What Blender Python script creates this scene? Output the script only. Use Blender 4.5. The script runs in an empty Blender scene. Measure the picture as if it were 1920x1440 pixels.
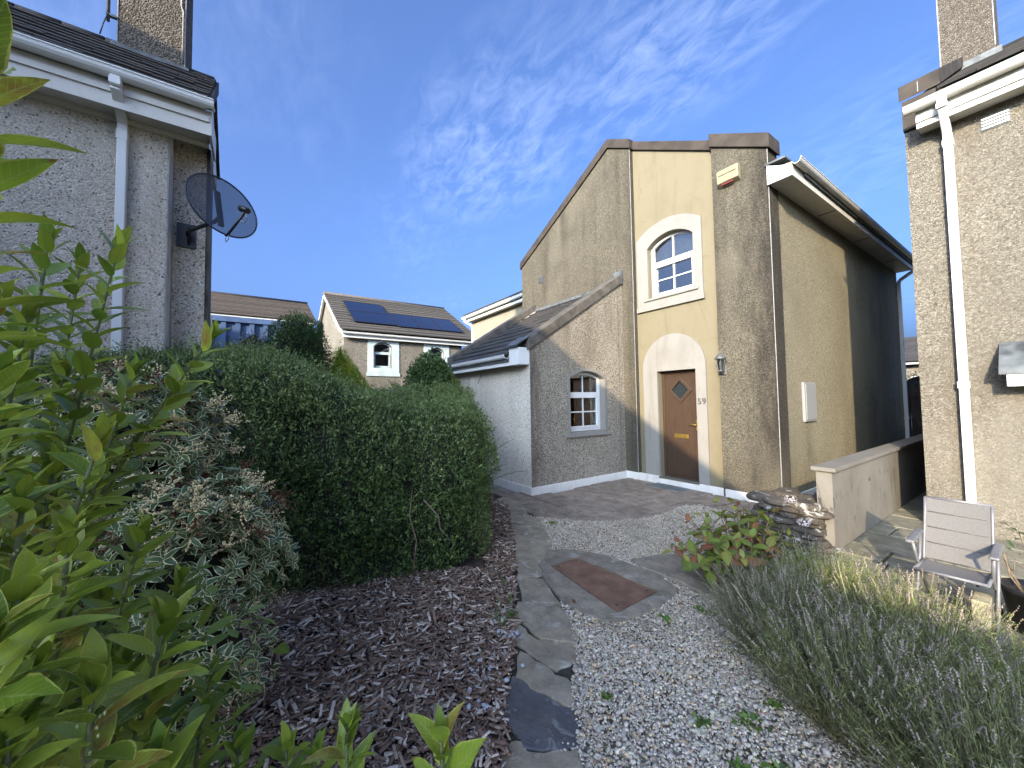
import bpy, math, random
import numpy as np
from mathutils import Vector, Matrix, Quaternion
from mathutils.geometry import tessellate_polygon

random.seed(7)
rng = np.random.default_rng(11)
sc = bpy.context.scene
col = sc.collection

# ------------------------------------------------------------------ camera
CAM = Vector((5.011, -6.529, 1.664))
YAW, PITCH, ROLL = math.radians(-55.697), math.radians(2.397), math.radians(-0.875)
fw = Vector((math.sin(YAW)*math.cos(PITCH), math.cos(YAW)*math.cos(PITCH), math.sin(PITCH)))
rt = Vector((math.cos(YAW), -math.sin(YAW), 0)); up = rt.cross(fw)
r2 = rt*math.cos(ROLL) + up*math.sin(ROLL); u2 = -rt*math.sin(ROLL) + up*math.cos(ROLL)
cam_d = bpy.data.cameras.new('camera'); cam = bpy.data.objects.new('camera', cam_d); col.objects.link(cam)
M = Matrix((r2, u2, -fw)).transposed().to_4x4(); M.translation = CAM; cam.matrix_world = M
cam_d.sensor_width = 36; cam_d.lens = 708.63/1920*36; cam_d.clip_start = 0.02; cam_d.clip_end = 2000
sc.camera = cam

# ------------------------------------------------------------------ light
SUN_AZ = math.atan2(1.40, -3.07)            # towards the sun, from +Y clockwise to +X
SUN_EL = math.radians(18.0)
world = bpy.data.worlds.new('World'); sc.world = world; world.use_nodes = True
wn, wl = world.node_tree.nodes, world.node_tree.links
wn.clear()
wo = wn.new('ShaderNodeOutputWorld'); bg = wn.new('ShaderNodeBackground'); wl.new(bg.outputs[0], wo.inputs[0])
sky = wn.new('ShaderNodeTexSky'); sky.sky_type = 'NISHITA'; sky.sun_disc = False
sky.sun_elevation = SUN_EL; sky.sun_rotation = SUN_AZ
sky.air_density = 0.6; sky.dust_density = 10.0; sky.ozone_density = 3.0; sky.altitude = 50
bg.inputs[1].default_value = 0.15
# thin high cloud mixed into the sky
tc = wn.new('ShaderNodeTexCoord')
sep = wn.new('ShaderNodeSeparateXYZ'); wl.new(tc.outputs['Generated'], sep.inputs[0])
def wmath(op, a, b=None, clamp=False):
    n = wn.new('ShaderNodeMath'); n.operation = op; n.use_clamp = clamp
    for i, v in enumerate((a, b)):
        if v is None: continue
        if isinstance(v, (int, float)): n.inputs[i].default_value = v
        else: wl.new(v, n.inputs[i])
    return n.outputs[0]
den = wmath('ADD', wmath('MAXIMUM', sep.outputs[2], 0.0), 0.12)
px_ = wmath('DIVIDE', sep.outputs[0], den); py_ = wmath('DIVIDE', sep.outputs[1], den)
comb = wn.new('ShaderNodeCombineXYZ'); wl.new(px_, comb.inputs[0]); wl.new(py_, comb.inputs[1])
mp = wn.new('ShaderNodeMapping'); wl.new(comb.outputs[0], mp.inputs[0])
mp.inputs['Rotation'].default_value = (0, 0, math.radians(25)); mp.inputs['Scale'].default_value = (0.8, 1.7, 1.0)
nz = wn.new('ShaderNodeTexNoise'); nz.inputs['Scale'].default_value = 11.0; nz.inputs['Detail'].default_value = 9
nz.inputs['Roughness'].default_value = 0.62; nz.inputs['Distortion'].default_value = 0.5; wl.new(mp.outputs[0], nz.inputs[0])
nb = wn.new('ShaderNodeTexNoise'); nb.inputs['Scale'].default_value = 0.75; nb.inputs['Detail'].default_value = 3
mp2 = wn.new('ShaderNodeMapping'); mp2.inputs['Location'].default_value = (3.1, 0.4, 0.0); wl.new(comb.outputs[0], mp2.inputs[0]); wl.new(mp2.outputs[0], nb.inputs[0])
def wramp(v, a, b):
    n = wn.new('ShaderNodeMapRange'); n.inputs[1].default_value = a; n.inputs[2].default_value = b
    wl.new(v, n.inputs[0]); return n.outputs[0]
def patch(cx, cy, rx, ry):
    dx = wmath('DIVIDE', wmath('SUBTRACT', px_, cx), rx); dy = wmath('DIVIDE', wmath('SUBTRACT', py_, cy), ry)
    return wramp(wmath('ADD', wmath('MULTIPLY', dx, dx), wmath('MULTIPLY', dy, dy)), 1.0, 0.0)
bank = wmath('MAXIMUM', wmath('MAXIMUM', patch(-1.02, .66, .55, .34), patch(-.52, .82, .42, .30)), wmath('MULTIPLY', wramp(nb.outputs[0], 0.50, 0.72), .6))
cl = wmath('MULTIPLY', wramp(nz.outputs[0], 0.40, 0.80), bank)
cl = wmath('MULTIPLY', cl, 0.10, True)
mx = wn.new('ShaderNodeMix'); mx.data_type = 'RGBA'
wl.new(cl, mx.inputs[0]); 
gain = wn.new('ShaderNodeMix'); gain.data_type = 'RGBA'; gain.blend_type = 'MULTIPLY'; gain.inputs[0].default_value = 1
wl.new(sky.outputs[0], gain.inputs[6]); gain.inputs[7].default_value = (0.555, 0.70, 0.92, 1)
wl.new(gain.outputs[2], mx.inputs[6]); mx.inputs[7].default_value = (5.0, 5.6, 6.6, 1)
wl.new(mx.outputs[2], bg.inputs[0])
sun_d = bpy.data.lights.new('sun', 'SUN'); sun_d.energy = 2.0; sun_d.angle = math.radians(0.55); sun_d.color = (1.0, 0.84, 0.60)
sun = bpy.data.objects.new('sun', sun_d); col.objects.link(sun)
sdir = Vector((math.sin(SUN_AZ)*math.cos(SUN_EL), math.cos(SUN_AZ)*math.cos(SUN_EL), math.sin(SUN_EL)))
sun.rotation_euler = sdir.to_track_quat('Z', 'Y').to_euler(); sun.location = (12, -20, 20)
vs = sc.view_settings; vs.view_transform = 'Standard'; vs.look = 'None'; vs.gamma = 1; vs.use_curve_mapping = False
vs.exposure = 2.2
sc.cycles.use_denoising = True
sc.cycles.max_bounces = 6

# ------------------------------------------------------------------ object helpers
WP = {}                                        # world position of every built object
def link(o, parent, pos):
    col.objects.link(o); WP[o.name] = Vector(pos)
    if parent is not None:
        o.parent = parent; o.location = Vector(pos) - WP[parent.name]
    else:
        o.location = pos
    return o
def tag(o, label=None, cat=None, group=None, kind=None):
    if label: o['label'] = label
    if cat: o['category'] = cat
    if group: o['group'] = group
    if kind: o['kind'] = kind
    return o
def thing(name, label, cat, pos, group=None):
    o = bpy.data.objects.new(name, None); o.empty_display_size = 0.1
    link(o, None, pos); return tag(o, label, cat, group)

def npmesh(name, V, F, mats=(), colr=None, smooth=False, attr=None):
    V = np.asarray(V, np.float32); F = np.asarray(F, np.int32); k = F.shape[1]
    me = bpy.data.meshes.new(name); me.vertices.add(len(V)); me.vertices.foreach_set('co', V.ravel())
    me.loops.add(F.size); me.loops.foreach_set('vertex_index', F.ravel())
    me.polygons.add(len(F)); me.polygons.foreach_set('loop_start', np.arange(0, F.size, k, dtype=np.int32))
    if smooth: me.polygons.foreach_set('use_smooth', np.ones(len(F), bool))
    me.update(calc_edges=True)
    if colr is not None:
        a = me.color_attributes.new('Col', 'FLOAT_COLOR', 'POINT')
        c4 = np.ones((len(V), 4), np.float32); c4[:, :3] = colr; a.data.foreach_set('color', c4.ravel())
    if attr is not None:
        a = me.attributes.new('edge', 'FLOAT', 'POINT'); a.data.foreach_set('value', np.asarray(attr, np.float32))
    for m in mats: me.materials.append(m)
    return me
def place(name, me, parent, pos):
    return link(bpy.data.objects.new(name, me), parent, pos)
def npobj(name, V, F, mat, parent=None, **k):
    V = np.asarray(V, np.float32); lo, hi = V.min(0), V.max(0); c = (lo+hi)/2; c[2] = lo[2]
    return place(name, npmesh(name, V-c, F, [mat], **k), parent, Vector([float(t) for t in c]))

class MB:
    """collects shapes in world coordinates, builds ONE mesh object"""
    def __init__(s): s.v = []; s.f = []; s.sm = []
    def add(s, vs, fs, smooth=False):
        n = len(s.v); s.v += [tuple(p) for p in vs]
        for f in fs: s.f.append(tuple(i+n for i in f)); s.sm.append(smooth)
        return s
    def box(s, x0, x1, y0, y1, z0, z1):
        a, b = min(x0, x1), max(x0, x1); c, d = min(y0, y1), max(y0, y1); e, f = min(z0, z1), max(z0, z1)
        return s.add([(a,c,e),(b,c,e),(b,d,e),(a,d,e),(a,c,f),(b,c,f),(b,d,f),(a,d,f)],
                     [(0,3,2,1),(4,5,6,7),(0,1,5,4),(1,2,6,5),(2,3,7,6),(3,0,4,7)])
    def prism(s, loop, ext, holes=()):
        """loop of 3D points (planar) extruded by vector ext, with holes"""
        ext = Vector(ext); loops = [[Vector(p) for p in L] for L in (loop, *holes)]
        tris = tessellate_polygon(loops); flat = [p for L in loops for p in L]; n = len(flat)
        nl = Vector((0,0,0))
        for t in tris: nl += (flat[t[1]]-flat[t[0]]).cross(flat[t[2]]-flat[t[0]])
        fl = nl.dot(ext) > 0
        fs = []
        if len(loops) == 1:
            idx = tuple(range(n))
            area = Vector((0,0,0))
            for i in range(n): area += flat[i].cross(flat[(i+1) % n])
            f0 = area.dot(ext) > 0
            fs.append(idx[::-1] if f0 else idx); fs.append(tuple(i+n for i in (idx if f0 else idx[::-1])))
        else:
            for t in tris:
                t = tuple(t)
                fs.append(t[::-1] if fl else t); fs.append(tuple(i+n for i in (t if fl else t[::-1])))
        k = 0
        for li, L in enumerate(loops):
            m = len(L); area = Vector((0,0,0))
            for i in range(m): area += L[i].cross(L[(i+1) % m])
            ccw = area.dot(ext) > 0
            if li: ccw = not ccw
            for i in range(m):
                a, b = k+i, k+(i+1) % m
                fs.append((a, b, b+n, a+n) if ccw else (b, a, a+n, b+n))
            k += m
        return s.add(flat + [p+ext for p in flat], fs)
    def tube(s, pts, r, n=8, caps=True, smooth=True):
        pts = [Vector(p) for p in pts]; vs = []; rr = r if isinstance(r, (list, tuple)) else [r]*len(pts); prev = None
        for i, p in enumerate(pts):
            d = (pts[min(i+1, len(pts)-1)] - pts[max(i-1, 0)]).normalized()
            if prev is None: a = d.orthogonal().normalized()
            else: a = (prev - d*prev.dot(d)).normalized()
            prev = a; b = d.cross(a)
            for k in range(n):
                t = 2*math.pi*k/n; vs.append(p + (a*math.cos(t)+b*math.sin(t))*rr[i])
        fs = []
        for i in range(len(pts)-1):
            for k in range(n): fs.append((i*n+k, i*n+(k+1) % n, (i+1)*n+(k+1) % n, (i+1)*n+k))
        s.add(vs, fs, smooth)
        if caps:
            m = len(s.v)-len(vs); s.f.append(tuple(m+k for k in range(n))[::-1]); s.sm.append(False)
            s.f.append(tuple(m+(len(pts)-1)*n+k for k in range(n))); s.sm.append(False)
        return s
    def bar(s, p0, p1, w, h, upv=(0,0,1)):
        p0, p1 = Vector(p0), Vector(p1); d = (p1-p0).normalized(); sd = d.cross(Vector(upv)).normalized(); u = sd.cross(d)
        vs = [p+sd*a*w/2+u*b*h/2 for p in (p0, p1) for a, b in ((-1,-1),(1,-1),(1,1),(-1,1))]
        return s.add(vs, [(0,3,2,1)[::-1] if False else (0,1,2,3)[::-1], (4,5,6,7), (0,1,5,4), (1,2,6,5), (2,3,7,6), (3,0,4,7)])
    def lathe(s, c, prof, n=20, axis='Z'):
        c = Vector(c); vs = []
        for r, z in prof:
            for k in range(n):
                t = 2*math.pi*k/n
                vs.append(c + Vector((r*math.cos(t), r*math.sin(t), z)))
        fs = [(i*n+k, i*n+(k+1) % n, (i+1)*n+(k+1) % n, (i+1)*n+k) for i in range(len(prof)-1) for k in range(n)]
        return s.add(vs, fs, True)
    def rot(s, about, ang):
        c = Vector(about); m = Matrix.Rotation(ang, 3, 'Z')
        s.v = [tuple(m @ (Vector(p)-c) + c) for p in s.v]; return s
    def build(s, name, mat, parent=None, bevel=0):
        lo = [min(p[i] for p in s.v) for i in range(3)]; hi = [max(p[i] for p in s.v) for i in range(3)]
        c = Vector(((lo[0]+hi[0])/2, (lo[1]+hi[1])/2, lo[2]))
        me = bpy.data.meshes.new(name); me.from_pydata([Vector(p)-c for p in s.v], [], s.f)
        me.polygons.foreach_set('use_smooth', s.sm); me.materials.append(mat); me.update()
        o = place(name, me, parent, c)
        if bevel:
            b = o.modifiers.new('bevel', 'BEVEL'); b.width = bevel; b.segments = 2; b.limit_method = 'ANGLE'; b.angle_limit = math.radians(40)
        return o
def box(name, mat, parent, *b, bevel=0): return MB().box(*b).build(name, mat, parent, bevel)

# ------------------------------------------------------------------ materials
class NT:
    def __init__(s, name):
        s.m = bpy.data.materials.new(name); s.m.use_nodes = True; s.t = s.m.node_tree; s.n = s.t.nodes; s.l = s.t.links
        s.b = s.n['Principled BSDF']; s.out = s.n['Material Output']
        s.pos = s.n.new('ShaderNodeNewGeometry').outputs['Position']
    def set(s, **k):
        for a, v in k.items():
            s.b.inputs[a.replace('_', ' ')].default_value = (*v, 1) if isinstance(v, tuple) and len(v) == 3 else v
        return s
    def vec(s, scale=(1,1,1), src=None, loc=(0,0,0), rot=(0,0,0)):
        m = s.n.new('ShaderNodeMapping'); s.l.new(src or s.pos, m.inputs[0]); m.inputs['Scale'].default_value = scale
        m.inputs['Location'].default_value = loc; m.inputs['Rotation'].default_value = rot; return m.outputs[0]
    def noise(s, scale, detail=4, rough=.55, src=None, dist=0):
        n = s.n.new('ShaderNodeTexNoise'); n.inputs['Scale'].default_value = scale; n.inputs['Detail'].default_value = detail
        n.inputs['Roughness'].default_value = rough; n.inputs['Distortion'].default_value = dist; s.l.new(src or s.pos, n.inputs[0]); return n.outputs[0]
    def vor(s, scale, src=None, feat='F1', out='Distance'):
        n = s.n.new('ShaderNodeTexVoronoi'); n.feature = feat; n.inputs['Scale'].default_value = scale; s.l.new(src or s.pos, n.inputs[0]); return n.outputs[out]
    def rng(s, v, a, b, c=0., d=1.):
        n = s.n.new('ShaderNodeMapRange'); s.l.new(v, n.inputs[0])
        for i, x in enumerate((a, b, c, d)): n.inputs[i+1].default_value = x
        return n.outputs[0]
    def math(s, op, a, b=0., clamp=False):
        n = s.n.new('ShaderNodeMath'); n.operation = op; n.use_clamp = clamp
        for i, v in enumerate((a, b)):
            if isinstance(v, (int, float)): n.inputs[i].default_value = v
            else: s.l.new(v, n.inputs[i])
        return n.outputs[0]
    def mix(s, f, a, b, mode='MIX'):
        n = s.n.new('ShaderNodeMix'); n.data_type = 'RGBA'; n.blend_type = mode
        for i, v in ((0, f), (6, a), (7, b)):
            if isinstance(v, (int, float)): n.inputs[i].default_value = v
            elif isinstance(v, tuple): n.inputs[i].default_value = (*v, 1)
            else: s.l.new(v, n.inputs[i])
        return n.outputs[2]
    def ramp(s, v, *stops):
        n = s.n.new('ShaderNodeValToRGB'); s.l.new(v, n.inputs[0]); e = n.color_ramp.elements
        while len(e) < len(stops): e.new(.5)
        for q, (p, c) in zip(e, stops): q.position = p; q.color = (*c, 1)
        return n.outputs[0]
    def attr(s, name):
        n = s.n.new('ShaderNodeAttribute'); n.attribute_name = name; return n
    def rand(s): return s.n.new('ShaderNodeObjectInfo').outputs['Random']
    def color(s, c): s.l.new(c, s.b.inputs['Base Color']); return s
    def rough(s, v): s.l.new(v, s.b.inputs['Roughness']); return s
    def bump(s, h, strength=.5, dist=.01):
        n = s.n.new('ShaderNodeBump'); n.inputs['Strength'].default_value = strength; n.inputs['Distance'].default_value = dist
        s.l.new(h, n.inputs['Height']); s.l.new(n.outputs[0], s.b.inputs['Normal']); return s

def m_plain(name, c, rough=.6, var=.12, scale=6, bump=0, metal=0., spec=.5, bscale=None):
    t = NT(name); t.set(Roughness=rough, Metallic=metal, Specular_IOR_Level=spec)
    n = t.noise(scale, 5); d = tuple(x*(1-var*2) for x in c); l = tuple(min(1, x*(1+var)) for x in c)
    t.color(t.mix(t.rng(n, .3, .7), d, l))
    if bump: t.bump(t.noise(bscale or scale*12, 5), .4, bump)
    return t.m
def m_dash(name, lo, mid, hi, scale=62, stain=(.10,.085,.07), amount=.75, corner=None, dark=(.07,.06,.05), speck=.10, bump=.014, crev=.55):
    """pebble dash: chips of mixed colour set in render, with run-off stains"""
    t = NT(name); t.set(Roughness=.9, Specular_IOR_Level=.25)
    w = t.noise(scale*.9, 2); 
    v = t.n.new('ShaderNodeTexVoronoi'); v.inputs['Scale'].default_value = scale; v.inputs['Randomness'].default_value = 1
    t.l.new(t.mix(.012, t.pos, w, 'ADD'), v.inputs[0])
    sp = t.n.new('ShaderNodeSeparateColor'); t.l.new(v.outputs['Color'], sp.inputs[0])
    c = t.ramp(sp.outputs[0], (0., dark), (speck, dark), (speck+.06, lo), (.55, mid), (.9, hi), (1., tuple(min(.8, x*1.25) for x in hi)))
    c = t.mix(t.rng(v.outputs['Distance'], .35, .75, 0, crev), c, tuple(x*.55 for x in lo))
    big = t.noise(.7, 6, .65); c = t.mix(t.rng(big, .38, .70, .0, .62), c, tuple(x*.62 for x in mid), 'MIX')
    patch_ = t.noise(.33, 3, .5); c = t.mix(t.rng(patch_, .55, .62, .0, .22), c, tuple(min(.85, x*1.2) for x in hi))
    st = t.noise(1, 5, .62, src=t.vec((2.6, 2.6, .22)))
    s1 = t.rng(st, .47, .72, 0, amount); s1 = t.math('MULTIPLY', s1, t.rng(t.noise(.55, 3), .35, .6))
    if corner:
        spx = t.n.new('ShaderNodeSeparateXYZ'); t.l.new(t.pos, spx.inputs[0])
        tot = s1
        for ax, at, wd, z0, z1, am in corner:
            d = t.math('ABSOLUTE', t.math('SUBTRACT', spx.outputs[ax], at))
            wob = t.math('MULTIPLY', t.math('SUBTRACT', t.noise(1, 5, .7, src=t.vec((5, 5, 1.1))), .5), wd*2.6)
            g = t.rng(t.math('ADD', d, wob), 0, wd, am, 0)
            zz = t.math('MULTIPLY', t.rng(spx.outputs[2], z0-.5, z0+.4), t.rng(spx.outputs[2], z1+.5, z1-.4))
            tot = t.math('MAXIMUM', tot, t.math('MULTIPLY', g, zz))
        s1 = tot
    grain = t.rng(sp.outputs[1], 0, 1, .55, 1.15)
    s1 = t.math('MULTIPLY', s1, grain, True)
    c = t.mix(s1, c, stain)
    t.color(c)
    h = t.math('SUBTRACT', 1., v.outputs['Distance']); t.bump(t.math('ADD', h, t.math('MULTIPLY', w, .6)), .85, bump)
    return t.m

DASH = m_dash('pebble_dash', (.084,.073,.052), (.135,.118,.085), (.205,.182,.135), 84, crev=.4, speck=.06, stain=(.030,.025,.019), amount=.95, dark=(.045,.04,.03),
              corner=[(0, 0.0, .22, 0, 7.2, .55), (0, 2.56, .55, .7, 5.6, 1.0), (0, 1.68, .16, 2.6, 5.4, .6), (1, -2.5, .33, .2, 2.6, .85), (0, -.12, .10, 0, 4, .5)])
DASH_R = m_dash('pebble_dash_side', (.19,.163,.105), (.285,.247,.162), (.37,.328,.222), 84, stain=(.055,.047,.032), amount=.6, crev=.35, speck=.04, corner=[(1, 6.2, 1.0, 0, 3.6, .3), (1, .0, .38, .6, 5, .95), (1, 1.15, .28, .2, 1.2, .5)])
DASH_W = m_dash('pebble_dash_porch', (.23,.195,.145), (.40,.345,.265), (.56,.50,.40), 78, stain=(.085,.062,.048), amount=.95,
              corner=[(1, -2.5, .30, .2, 2.6, .9), (1, -1.0, .5, 2.3, 3.4, .6), (1, -.12, .2, 0, 4, .3)])
DASH_P = m_dash('pebble_dash_grey', (.57,.50,.395), (.74,.66,.53), (.84,.77,.64), 78, amount=.3, speck=.02, dark=(.2,.18,.15), crev=.2, bump=.006)
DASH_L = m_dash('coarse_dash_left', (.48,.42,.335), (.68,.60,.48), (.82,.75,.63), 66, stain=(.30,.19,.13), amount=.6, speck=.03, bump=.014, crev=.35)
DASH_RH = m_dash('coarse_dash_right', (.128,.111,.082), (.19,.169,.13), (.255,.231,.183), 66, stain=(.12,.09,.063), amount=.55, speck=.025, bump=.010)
DASH_CH = m_dash('chimney_dash', (.085,.07,.055), (.13,.11,.085), (.20,.175,.14), 55, stain=(.06,.05,.04), amount=.6)
DASH_FAR = m_dash('far_render', (.17,.152,.12), (.215,.194,.156), (.26,.235,.19), 30, amount=.35, stain=(.26,.21,.16), speck=.03)
def m_paint(name, c, dirt=(.30,.24,.17), amt=.35, rough=.75, crack=False):
    t = NT(name); t.set(Roughness=rough, Specular_IOR_Level=.3)
    d = t.rng(t.noise(1.3, 7, .65, src=t.vec((1.6,1.6,.8))), .48, .78, 0, amt)
    d2 = t.rng(t.noise(9, 6, .7), .55, .8, 0, amt*.7)
    c1 = t.mix(t.math('MAXIMUM', d, d2), c, dirt)
    dr3 = t.rng(t.noise(1, 5, .6, src=t.vec((7, 7, .5))), .58, .75, 0, amt*.6); c1 = t.mix(dr3, c1, tuple(x*.7 for x in dirt))
    if crack:
        e = t.vor(1.15, src=t.mix(.10, t.pos, t.noise(5, 5), 'ADD'), feat='DISTANCE_TO_EDGE'); k = t.math('MULTIPLY', t.rng(e, .0, .0045, 1, 0), t.rng(t.noise(.8, 2), .45, .6))
        c1 = t.mix(t.math('MULTIPLY', k, .7), c1, (.06,.05,.035))
    t.color(c1); t.bump(t.noise(45, 5), .25, .006); return t.m
YELLOW = m_paint('yellow_render', (.180,.154,.096), (.125,.10,.06), .6, crack=True)
WHITE_R = m_paint('white_render', (.235,.222,.197), (.15,.13,.10), .55)
PLINTH = m_paint('white_plinth', (.70,.67,.61), (.30,.25,.18), .55)
UPVC = m_paint('white_upvc', (.66,.66,.63), (.45,.44,.38), .14, .35)
GUT = m_paint('gutter_upvc', (.52,.51,.46), (.28,.26,.20), .40, .35)
SOFF = m_paint('soffit_upvc', (.60,.575,.52), (.30,.27,.20), .40, .45)
COPE = m_plain('brown_coping', (.048,.037,.027), .85, .3, 3, .004)
COPE_G = m_plain('grey_coping', (.105,.092,.074), .85, .3, 4, .004)
BEAD = m_plain('corner_bead', (.33,.32,.30), .6, .2, 9)
LEAD = m_plain('lead_flashing', (.115,.125,.125), .55, .35, 6, .003)
def m_tile(name, c, moss=(.12,.11,.07), am=.5):
    t = NT(name); t.set(Roughness=.85, Specular_IOR_Level=.3)
    r = t.rng(t.rand(), 0, 1, .78, 1.18); n = t.noise(9, 5, .6)
    b = t.mix(t.rng(n, .3, .7), tuple(x*.7 for x in c), c)
    hs = t.n.new('ShaderNodeHueSaturation'); t.l.new(b, hs.inputs['Color']); t.l.new(r, hs.inputs['Value'])
    t.color(t.mix(t.rng(t.noise(4, 6, .7), .56, .72, 0, am), hs.outputs[0], moss)); t.bump(t.noise(120, 4), .35, .004); return t.m
TILE_D = m_tile('dark_tile', (.062,.058,.055), (.10,.09,.06), .35)
TILE_L = m_tile('weathered_tile', (.055,.046,.038), (.13,.115,.07), .7)
TILE_B = m_tile('brown_tile', (.115,.102,.085), (.11,.095,.06), .4)
TILE_R = m_tile('red_brown_tile', (.115,.095,.078), (.14,.12,.08), .4)
def m_door():
    t = NT('brown_door'); t.set(Roughness=.42, Specular_IOR_Level=.4)
    g = t.noise(1, 6, .65, src=t.vec((55, 55, 2.2)), dist=1.2); t.color(t.mix(t.rng(g, .3, .7), (.032,.0185,.0115), (.072,.044,.028))); t.bump(g, .15, .002); return t.m
DOOR = m_door()
BRASS = m_plain('brass', (.55,.37,.09), .3, .08, 12, metal=.85)
DARKM = m_plain('black_metal', (.02,.02,.022), .45, .2, 12)
GREYM = m_plain('grey_metal', (.13,.135,.13), .5, .15, 14, metal=.3)
LETTER = m_plain('number_metal', (.10,.095,.085), .45, .1, 20, metal=.3)
def m_glass(name, tint=(.035,.045,.06), op=.55):
    t = NT(name); t.n.remove(t.b)
    g = t.n.new('ShaderNodeBsdfGlossy'); g.inputs['Roughness'].default_value = .015; g.inputs['Color'].default_value = (.9,.95,1,1)
    d = t.n.new('ShaderNodeBsdfTransparent'); d.inputs['Color'].default_value = (op, op, op, 1)
    f = t.n.new('ShaderNodeFresnel'); f.inputs['IOR'].default_value = 1.55
    mm = t.n.new('ShaderNodeMixShader'); t.l.new(t.rng(f.outputs[0], 0, 1, .10, 1), mm.inputs[0]); t.l.new(d.outputs[0], mm.inputs[1]); t.l.new(g.outputs[0], mm.inputs[2])
    t.l.new(mm.outputs[0], t.out.inputs[0]); return t.m
GLASS = m_glass('window_glass')
INSIDE = m_plain('dark_room', (.05,.055,.06), .9, .2, 2)
INSIDE_B = m_plain('room_blind', (.42,.45,.45), .9, .1, 3)
PANEL = NT('solar_glass').set(Base_Color=(.006,.009,.028), Roughness=.18, Specular_IOR_Level=.35).m
PAVE = None
def m_slab(name, c, rustc, am=.5, lich=(.55,.55,.50), lam=.0):
    t = NT(name); t.set(Roughness=.88, Specular_IOR_Level=.3)
    r = t.rng(t.rand(), 0, 1, .88, 1.10)
    b = t.mix(t.rng(t.noise(5.5, 8, .7), .34, .68), tuple(x*.5 for x in c), tuple(min(.9,x*1.12) for x in c))
    b = t.mix(t.rng(t.noise(1.6, 5, .6), .5, .75, 0, am), b, rustc)
    b = t.mix(t.rng(t.noise(38, 4, .7), .58, .72, 0, .35), b, tuple(x*.5 for x in c))
    hs = t.n.new('ShaderNodeHueSaturation'); t.l.new(b, hs.inputs['Color']); t.l.new(r, hs.inputs['Value']); b = hs.outputs[0]
    if lam: b = t.mix(t.math('MAXIMUM', t.rng(t.noise(6, 6, .62, dist=.6), .585, .62, 0, lam), t.rng(t.noise(26, 4, .6), .64, .68, 0, lam*.8)), b, lich)
    t.color(b); t.bump(t.math('ADD', t.noise(14, 7, .65), t.math('MULTIPLY', t.noise(90, 4), .4)), .8, .014); return t.m
SLAB = m_slab('patio_slab', (.31,.25,.19), (.27,.185,.125), .5)
PATHSLAB = m_slab('path_slab', (.235,.215,.155), (.14,.14,.075), .6)
EDGE = m_slab('edging_stone', (.35,.295,.21), (.29,.225,.125), .6, lam=.6, lich=(.42,.40,.34))
EDGE_D = m_slab('edging_stone_dark', (.125,.122,.125), (.22,.19,.13), .5, lam=.45, lich=(.34,.33,.30))
CONC = m_slab('old_concrete', (.31,.26,.19), (.16,.14,.105), .5, lam=.25)
RUBBLE = m_slab('rubble_stone', (.105,.086,.064), (.055,.044,.034), .7, lam=.5)
RUST = m_plain('rust_cover', (.19,.10,.06), .8, .22, 7, .004, bscale=160)
def m_bwall():
    t = NT('boundary_render'); t.set(Roughness=.9, Specular_IOR_Level=.2)
    c = t.mix(t.rng(t.noise(2.2, 6, .6), .3, .7), (.145,.132,.108), (.205,.188,.158))
    sp = t.rng(t.noise(1, 6, .7, src=t.vec((6, 6, 2.2)), dist=.8), .57, .63, 0, .85)
    sx = t.n.new('ShaderNodeSeparateXYZ'); t.l.new(t.pos, sx.inputs[0])
    sp = t.math('MULTIPLY', sp, t.math('MULTIPLY', t.rng(sx.outputs[2], .12, .3), t.rng(sx.outputs[2], .75, .6)))
    c = t.mix(sp, c, (.05,.043,.036)); c = t.mix(t.rng(t.noise(.9, 5, .65, src=t.vec((3,3,.6))), .5, .75, 0, .5), c, (.16,.14,.11)); t.color(c); t.bump(t.noise(26, 6), .4, .012); return t.m
RENDERW = m_bwall()
# ------------------------------------------------------------------ ground
def m_ground():
    t = NT('soil_and_grass'); t.set(Roughness=1, Specular_IOR_Level=.1)
    t.color(t.mix(t.rng(t.noise(.6, 6, .6), .4, .6), (.045,.036,.026), (.05,.065,.022))); t.bump(t.noise(30, 6), .6, .02); return t.m
tag(MB().add([(-400,-400,-.10),(400,-400,-.10),(400,400,-.10),(-400,400,-.10)], [(0,1,2,3)]).build('ground', m_ground()), kind='structure')

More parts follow.
